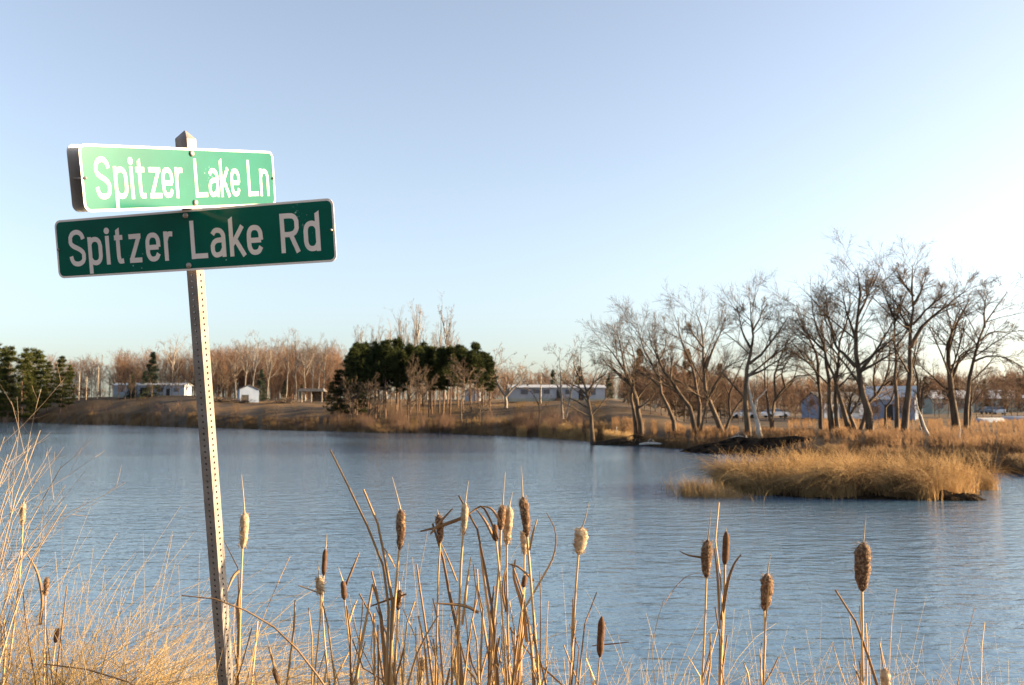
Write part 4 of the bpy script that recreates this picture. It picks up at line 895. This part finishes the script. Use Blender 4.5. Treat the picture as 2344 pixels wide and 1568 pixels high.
def cattail(Y, hd, wpx, spike, foot, kind, label, leaves=(), seed=0, sw=5.5):
    rng = np.random.default_rng(seed)
    a, b = P(*hd[0], Y), P(*hd[1], Y); a[1] += rng.uniform(-.02, .02)
    mids = [P(x, y, Y) for x, y in foot[:-1]]; f = P(*foot[-1], Y+.02)
    prev = mids[-1] if mids else b
    g_ = to_ground(f, unit(f-prev)); o = g_.copy(); o[2] += .06
    th = thing('cattail', o, label, 'cattail', CG)
    line = resample([b-(b-a)*.05]+mids+[f, (f+g_)/2, g_], 16)
    rad = np.linspace(.7, 1.3, 16)*sw/F*Y/2
    v, q = tubes((line-o)[None], rad[None], 7); mk('stalk', v, q, M['stalk'], th)
    head_mesh(a, b, wpx*.9/F*Y/2, kind, rng, o, th)
    if spike:
        pts = resample([a+(b-a)*.04]+[P(x, y, Y) for x, y in spike], 6)
        v, q = tubes((pts-o)[None], np.linspace(.0032, .0008, 6)[None], 5); mk('spike', v, q, M['spike'], th)
    for lf in leaves: leaf_on(th, o, lf, Y, rng)
    fx = foot[-1][0]
    for k_ in range(2 + (sw > 5.8)):                      # dry basal leaves sheathing the stalk
        dx = rng.normal(0, 26); yt = rng.uniform(1330, 1530); bend = rng.normal(0, 10)
        leaf_on(th, o, ([(fx+dx+bend, yt), (fx+dx*.75, yt+(B-yt)*.35), (fx+dx*.35+rng.normal(0, 3), B)], rng.uniform(4, 8), rng.uniform() < .5), Y, rng)
    return th
def leaf_on(th, o, lf, Y, rng):
    pl, wpx = lf[:2]; m = M['leafdark'] if (len(lf) > 2 and lf[2]) else M['leaf']
    dy = rng.uniform(-.06, .06); n = len(pl)
    pts = [P(x, y, Y+dy*(1-i/n)*2) for i, (x, y) in enumerate(pl)]
    if pl[-1][1] > 1480:
        g_ = to_ground(pts[-1], unit(pts[-1]-pts[-2])); pts += [(pts[-1]+g_)/2, g_]
    ribbon(np.array(pts), wpx, Y, rng, m, th, o)
B = 1568
cattail(3.9, [(560, 1172), (555, 1257)], 19, [(557, 1130), (553, 1086)], [(552, 1330), (546, B)], 'fluff', 'pale fluffy cattail standing alone right beside the sign post', [([(512, 1236), (538, 1280), (549, 1330), (546, 1400), (543, B)], 6, 1), ([(520, 1352), (534, 1320), (548, 1306)], 5, 1), ([(551, 1345), (545, 1380), (545, 1440)], 7)], 1)
cattail(3.75, [(746, 1255), (741, 1319)], 12, [(747, 1240), (748, 1222)], [(738, 1400), (752, B)], 'velvet', 'slim brown cattail behind a paler one, tight pair by the post', [], 2, 4.5)
cattail(3.65, [(733, 1318), (735, 1362)], 18, [(729, 1300), (726, 1282)], [(733, 1420), (718, B)], 'fluff', 'short pale cattail with a leaf bent off its side, in the tight pair', [([(683, 1340), (697, 1328), (712, 1324), (725, 1340), (740, 1380), (752, 1440), (768, B)], 5)], 3, 5)
cattail(3.8, [(783, 1331), (789, 1374)], 14, [(779, 1312), (775, 1298)], [(796, 1440), (808, B)], 'velvet', 'small dark cattail with a leaf blade rising from behind it', [([(823, 1264), (808, 1300), (791, 1340)], 4, 1), ([(818, 1372), (808, 1395), (798, 1430)], 4, 1)], 4, 4.5)
cattail(3.6, [(917, 1166), (914, 1261)], 20, [(908, 1130), (898, 1092)], [(907, 1340), (889, B)], 'mixed', 'curved half shed cattail next to the two tall crossing leaf blades', [([(756, 1030), (788, 1095), (830, 1180), (870, 1275), (889, 1345), (888, 1440), (884, B)], 8), ([(832, 1120), (853, 1150), (866, 1205), (880, 1275), (896, 1350), (897, 1430), (892, B)], 8), ([(880, 1255), (895, 1280), (905, 1300)], 5, 1), ([(848, 1388), (880, 1376), (930, 1360)], 5, 1)], 5, 8)
cattail(3.68, [(916, 1350), (911, 1398)], 13, None, [(908, 1440), (905, B)], 'mixed', 'small half hidden cattail low among the golden grass', [([(853, 1337), (868, 1375), (880, 1470), (886, B)], 10, 1), ([(853, 1337), (842, 1400), (822, 1500), (815, B)], 9), ([(856, 1404), (857, 1480), (858, B)], 7), ([(865, 1430), (866, 1500), (866, B)], 7)], 6, 5)
cattail(3.7, [(1003, 1177), (1008, 1244)], 17, [(1001, 1166)], [(1003, 1330), (998, B)], 'mixed', 'cattail crossed in front by a broken leaf like an X', [([(990, 1198), (1008, 1240), (1022, 1330), (1048, 1450), (1056, B)], 9, 1), ([(962, 1216), (1000, 1207), (1058, 1186)], 6, 1), ([(1036, 1164), (1012, 1190), (994, 1212), (985, 1222)], 5, 1), ([(1008, 1240), (1030, 1290), (1046, 1330)], 3)], 7)
cattail(3.6, [(1065, 1150), (1060, 1227)], 15, [(1068, 1130), (1073, 1100)], [(1054, 1320), (1048, B)], 'fluff', 'narrow cattail hidden behind a thick bent leaf', [([(1050, 1134), (1062, 1164), (1092, 1210), (1110, 1300), (1130, 1420), (1140, B)], 9, 1), ([(1056, 1190), (1085, 1168), (1104, 1160), (1122, 1190), (1140, 1235)], 6, 1), ([(1078, 1275), (1070, 1330), (1058, 1430)], 5), ([(996, 1381), (1060, 1386), (1096, 1402)], 5, 1)], 8, 7.5)
cattail(3.7, [(1151, 1156), (1146, 1215)], 18, [(1153, 1120), (1157, 1080)], [(1143, 1300), (1130, 1430), (1122, B)], 'mixed', 'dark cattail with a long straight spike, first of the central bunch', [([(1097, 1230), (1106, 1310), (1120, 1410), (1133, 1500), (1136, B)], 9)], 9, 8)
cattail(3.62, [(1133, 1201), (1136, 1240)], 15, None, [(1145, 1330), (1160, B)], 'velvet', 'short brown cattail tucked under the central bunch', [([(1090, 1165), (1112, 1195), (1132, 1235)], 5, 1), ([(1099, 1158), (1125, 1165), (1145, 1195)], 4, 1)], 10, 6)
cattail(3.75, [(1166, 1158), (1160, 1248)], 21, [(1170, 1140), (1174, 1126)], [(1160, 1330), (1166, B)], 'fluff', 'pale fluffy cattail leaning on the dark one in the central bunch', [([(1158, 1300), (1152, 1350), (1160, 1400)], 8, 1)], 11, 6)
cattail(3.58, [(1196, 1136), (1207, 1231)], 21, [(1195, 1100), (1193, 1066)], [(1216, 1340), (1234, B)], 'mixed', 'tallest cattail of the central bunch, pale top and dark lower half', [([(1251, 1174), (1271, 1215), (1268, 1270), (1240, 1325), (1196, 1400)], 4), ([(1230, 1188), (1220, 1220), (1212, 1260)], 4), ([(1172, 1290), (1188, 1330), (1205, 1400), (1218, 1480), (1222, B)], 9, 1), ([(1162, 1290), (1190, 1300), (1222, 1330)], 4, 1)], 12, 8)
cattail(3.78, [(1199, 1214), (1201, 1272)], 16, None, [(1200, 1350), (1190, B)], 'fluff', 'tan cattail directly behind the tallest one of the bunch', [([(1166, 1437), (1210, 1490), (1262, 1546)], 8)], 13, 6)
cattail(3.72, [(1203, 1318), (1198, 1345)], 13, None, [(1196, 1400), (1178, B)], 'velvet', 'small broken brown cattail low in the central bunch', [([(1180, 1280), (1176, 1320), (1196, 1390), (1206, 1470)], 8)], 14, 5)
cattail(3.7, [(1332, 1208), (1324, 1270)], 28, [(1339, 1190), (1349, 1148)], [(1316, 1380), (1307, B)], 'fluff', 'plump fluffy tan cattail alone on a straight stalk over open water', [([(1311, 1370), (1311, 1410), (1308, 1480)], 5)], 15, 6.5)
cattail(3.9, [(1378, 1411), (1373, 1505)], 18, None, [(1370, 1535), (1367, B)], 'velvet', 'low brown cattail, its top well below the fluffy tan one', [([(1355, 1478), (1400, 1474), (1440, 1470)], 5, 1)], 16, 5)
cattail(3.65, [(1622, 1236), (1617, 1325)], 24, [(1624, 1205), (1628, 1163)], [(1614, 1420), (1607, B)], 'mixed', 'fat half shed cattail of a close pair over open water', [([(1646, 1150), (1644, 1185), (1638, 1240), (1642, 1300), (1655, 1370), (1650, B)], 6), ([(1635, 1255), (1643, 1330), (1648, 1440)], 6), ([(1556, 1262), (1580, 1272), (1624, 1277)], 4, 1)], 17, 6)
cattail(3.7, [(1662, 1216), (1659, 1294)], 17, [(1662, 1206)], [(1658, 1380), (1648, B)], 'velvet', 'slender brown cattail of a close pair, leaf angled off its stalk', [([(1696, 1270), (1680, 1292), (1664, 1340), (1652, 1420)], 6, 1), ([(1643, 1440), (1630, 1500), (1612, 1556)], 6), ([(1517, 1388), (1545, 1345), (1575, 1318), (1615, 1310)], 3, 1)], 18, 8)
cattail(3.75, [(1756, 1312), (1749, 1398)], 27, [(1760, 1290), (1765, 1266)], [(1752, 1480), (1747, B)], 'mixed', 'ragged cattail with fluff bursting on both sides, beyond the close pair', [([(1738, 1485), (1742, 1520), (1746, B)], 5)], 19, 5.5)
cattail(3.6, [(1974, 1240), (1973, 1355)], 35, [(1979, 1212), (1982, 1180)], [(1974, 1450), (1975, B)], 'mixed', 'largest cattail, bulging dark head alone on a tall stalk', [([(1912, 1350), (1945, 1395), (1972, 1455), (1990, 1510), (2008, B)], 8, 1), ([(1952, 1520), (1965, 1545), (1975, B)], 5)], 20, 8)
cattail(3.7, [(2027, 1532), (2031, 1600)], 21, None, [(2032, 1630), (2033, 1660)], 'fluff', 'pale cattail top just peeping up beside the largest one', [], 21, 6)
cattail(3.9, [(55, 1150), (52, 1203)], 12, [(57, 1140)], [(44, 1330), (15, B)], 'fluff', 'thin pale cattail among the bare shrub stems', [([(60, 1265), (85, 1310), (97, 1370), (92, 1430)], 5, 1)], 22, 5)
cattail(3.9, [(105, 1322), (104, 1365)], 11, None, [(103, 1440), (100, B)], 'mixed', 'small cattail deep in the tall grass', [], 23, 4)
cattail(3.85, [(134, 1436), (127, 1472)], 12, None, [(122, 1510), (116, B)], 'velvet', 'small dark cattail low in the tall grass', [], 24, 4)
cattail(3.8, [(969, 1503), (966, 1535)], 17, None, [(966, 1550), (964, B)], 'fluff', 'ragged fluffy cattail low beside the golden grass clump', [], 25, 5)
cattail(3.7, [(626, 1528), (640, B)], 12, None, [(644, 1590), (648, 1610)], 'velvet', 'dark cattail tip at the foot of the post side grass', [], 26, 4)
# loose dry leaves that belong to no cattail
def reed_leaf(Y, pl, wpx, label, seed, dark=0):
    rng = np.random.default_rng(seed); pts = [P(x, y, Y) for x, y in pl]; g_ = to_ground(pts[-1], unit(pts[-1]-pts[-2])); o = g_.copy(); o[2] += .06
    pts += [(pts[-1]+g_)/2, g_]
    ob = ribbon(np.array(pts), wpx, Y, rng, M['leafdark' if dark else 'leaf'], None, o, 'reed_leaf', n=18); ob.location = tuple(map(float, o))
    return tag(ob, label, 'reed', 'loose dry reed leaves')
reed_leaf(3.25, [(416, 1363), (480, 1368), (560, 1396), (640, 1445), (700, 1510), (742, 1568)], 5, 'long dry leaf arching across in front of the sign post', 40, 1)
reed_leaf(3.7, [(664, 1273), (625, 1360), (590, 1450), (566, B)], 3, 'thin straight dry leaf slanting up beside the lone fluffy cattail', 41)
reed_leaf(3.8, [(2254, 1425), (2247, 1490), (2246, B)], 5, 'short stiff dry stem far along the water past the largest cattail', 42)
reed_leaf(3.8, [(2232, 1390), (2210, 1470), (2192, B)], 3, 'thin slanting dry stem past the largest cattail', 43, 1)
reed_leaf(3.7, [(1520, B-200), (1500, 1440), (1492, 1500), (1500, B)], 2.5, 'thin curved dry stem between the low cattail and the close pair', 44)
reed_leaf(3.7, [(1702, 1515), (1712, 1540), (1716, B)], 6, 'short curved dry leaf between the close pair and the ragged cattail', 45)
reed_leaf(3.6, [(1030, 1530), (1026, 1550), (1022, B)], 10, 'broad broken leaf stub beside the X crossed cattail', 46, 1)
reed_leaf(3.8, [(8, 1415), (14, 1480), (6, B)], 7, 'broad upright dry leaf at the foot of the bare shrub', 47)
reed_leaf(3.6, [(100, 1520), (190, 1530), (290, 1560), (360, 1600)], 6, 'fallen dry leaf lying across the tall grass', 48, 1)

g = np.random.default_rng(515)
for i in range(34):
    x0 = g.choice([g.normal(900, 32), g.normal(1050, 30), g.normal(1150, 45), g.normal(1230, 25)]); yt = g.uniform(1280, 1500); dx = g.normal(0, 24)
    reed_leaf(g.uniform(3.5, 3.95), [(x0+dx*1.4+g.normal(0, 12), yt), (x0+dx, yt+60), (x0+dx*.5, (yt+B)/2+20), (x0, B)], g.uniform(4, 8), 'upright dry leaf blade in the thick of the central cattails', 600+i, int(g.uniform() < .45))
for i in range(22):
    x0 = g.choice([g.normal(560, 14), g.normal(735, 22), g.normal(800, 20), g.normal(1310, 14), g.normal(1630, 26), g.normal(1752, 12), g.normal(1975, 18)]); yt = g.uniform(1400, 1530); dx = g.normal(0, 16)
    reed_leaf(g.uniform(3.55, 3.95), [(x0+dx*1.5, yt), (x0+dx*.8, (yt+B)/2), (x0, B)], g.uniform(3, 6), 'short dry leaf blade at the foot of the outlying cattails', 700+i, int(g.uniform() < .45))
# bare shrub on the left
sx = on(-150, 3.4); th = thing('bare_shrub', sx, 'bare shrub with upright woody stems at the edge of the tall grass', 'shrub')
rng = np.random.default_rng(71); L = []; RD = []
for tip, mid, wpx in (((92, 985), (40, 1120), 5), ((70, 1020), (10, 1150), 5), ((142, 1065), (70, 1190), 5), ((152, 1155), (70, 1290), 6), ((132, 1165), (40, 1300), 5), ((105, 1060), (30, 1190), 4), ((18, 1040), (-30, 1180), 5), ((40, 1000), (-10, 1130), 4), ((30, 1080), (-20, 1240), 5), ((120, 1200), (40, 1340), 4), ((60, 1110), (-10, 1260), 4), ((150, 1110), (60, 1250), 3), ((10, 1000), (-40, 1140), 4)):
    Y = rng.uniform(3.25, 3.6); a, b = P(*tip, Y), P(*mid, Y); c = sx+rng.normal(0, .07, 3); c[2] = sx[2]-.05
    L.append(resample([c, c*.55+b*.45+np.array([-.02, 0, .05]), b, a], 9)-sx); RD.append(np.linspace(1.5, .35, 9)*wpx/F*Y/2)
L, RD = np.array(L), np.array(RD); v, q = tubes(L, RD, 6); mk('stem', v, q, M['shrub'], th)
A, AR = children(L, RD, 6, .22, (18, 45), .35, rng, 4, .2, .55, .06, .0011); B2, BR = children(A, AR, 2, .45, (20, 50), .3, rng, 3, .2, .6, .06, .0009)
v, q = join([tubes(A, AR, 4), tubes(B2, BR, 3)]); mk('twig', v, q, M['shrub'], th)

# ------------------------------------------------------------------ foreground grass (uncountable)
def fg_grass(name, spans, label, seed, m, wd=.0027, lean=.20, droop=.5, k=13):
    g = np.random.default_rng(seed); X, Y, Hh, Z = [], [], [], []
    for x0, x1, ya, yb, n, Y0, Y1 in spans:
        x = g.uniform(x0, x1, n); yy = g.uniform(Y0, Y1, n); q = g.uniform(0, 1, n)**.75
        yt = np.interp(x, [x0, x1], [ya, yb]); yt = yt+(1640-yt)*q*.8
        X_ = (x-CX)/F*yy; z0 = ground(X_, yy); top = EYE-(yt-HOR)/F*yy
        X.append(X_); Y.append(yy); Z.append(z0-.04); Hh.append(np.maximum(top-z0, .3)*1.08)
    X, Y, Hh, Z = map(np.concatenate, (X, Y, Hh, Z))
    p, rd = blades(X, Y, Z, Hh, g.uniform(.6, 1.5, len(X))*wd, lean, droop, g, k, (.25, 0), .25, 2.6)
    v, q = tubes(p, rd, 3)
    return tag(mk(name, v, q, M[m]), label, 'grass', kind='stuff')
fg_grass('tall_grass', [(-120, 250, 1150, 1215, 1000, 3.5, 5.0), (150, 540, 1225, 1300, 800, 3.6, 5.0), (-150, 520, 1350, 1390, 3200, 3.4, 4.8)], 'tall golden arching grass around the foot of the sign post', 81, 'reed')
fg_grass('grass_clump', [(890, 1010, 1240, 1230, 210, 3.9, 4.7), (860, 1010, 1380, 1380, 260, 3.7, 4.4)], 'golden grass clump behind the crossed leaf blades', 82, 'reed', .0025, .10, .34)
fg_grass('sparse_grass', [(540, 860, 1360, 1400, 260, 3.7, 4.6), (540, 1300, 1440, 1440, 1050, 3.5, 4.5), (1290, 1560, 1240, 1270, 70, 3.9, 4.7), (1300, 1650, 1400, 1430, 150, 3.7, 4.6), (1650, 1900, 1400, 1400, 130, 3.7, 4.6), (1850, 2160, 1370, 1390, 120, 3.8, 4.7), (1900, 2400, 1420, 1420, 170, 3.8, 4.8), (1250, 2400, 1455, 1455, 950, 3.6, 4.6)], 'sparse wispy dry grass between the cattails', 83, 'reed', .0023, .16, .5)
fg_grass('arching_grass', [(-100, 300, 1130, 1190, 150, 3.6, 4.6), (200, 560, 1210, 1270, 130, 3.7, 4.8), (850, 1020, 1215, 1225, 60, 3.9, 4.6), (1300, 1560, 1225, 1260, 36, 3.8, 4.6), (1660, 2300, 1340, 1370, 70, 3.8, 4.7), (1000, 1300, 1400, 1400, 50, 3.7, 4.5)], 'thin pale grass stems arching right over above the rest', 84, 'reed', .0020, .22, .8, 16)
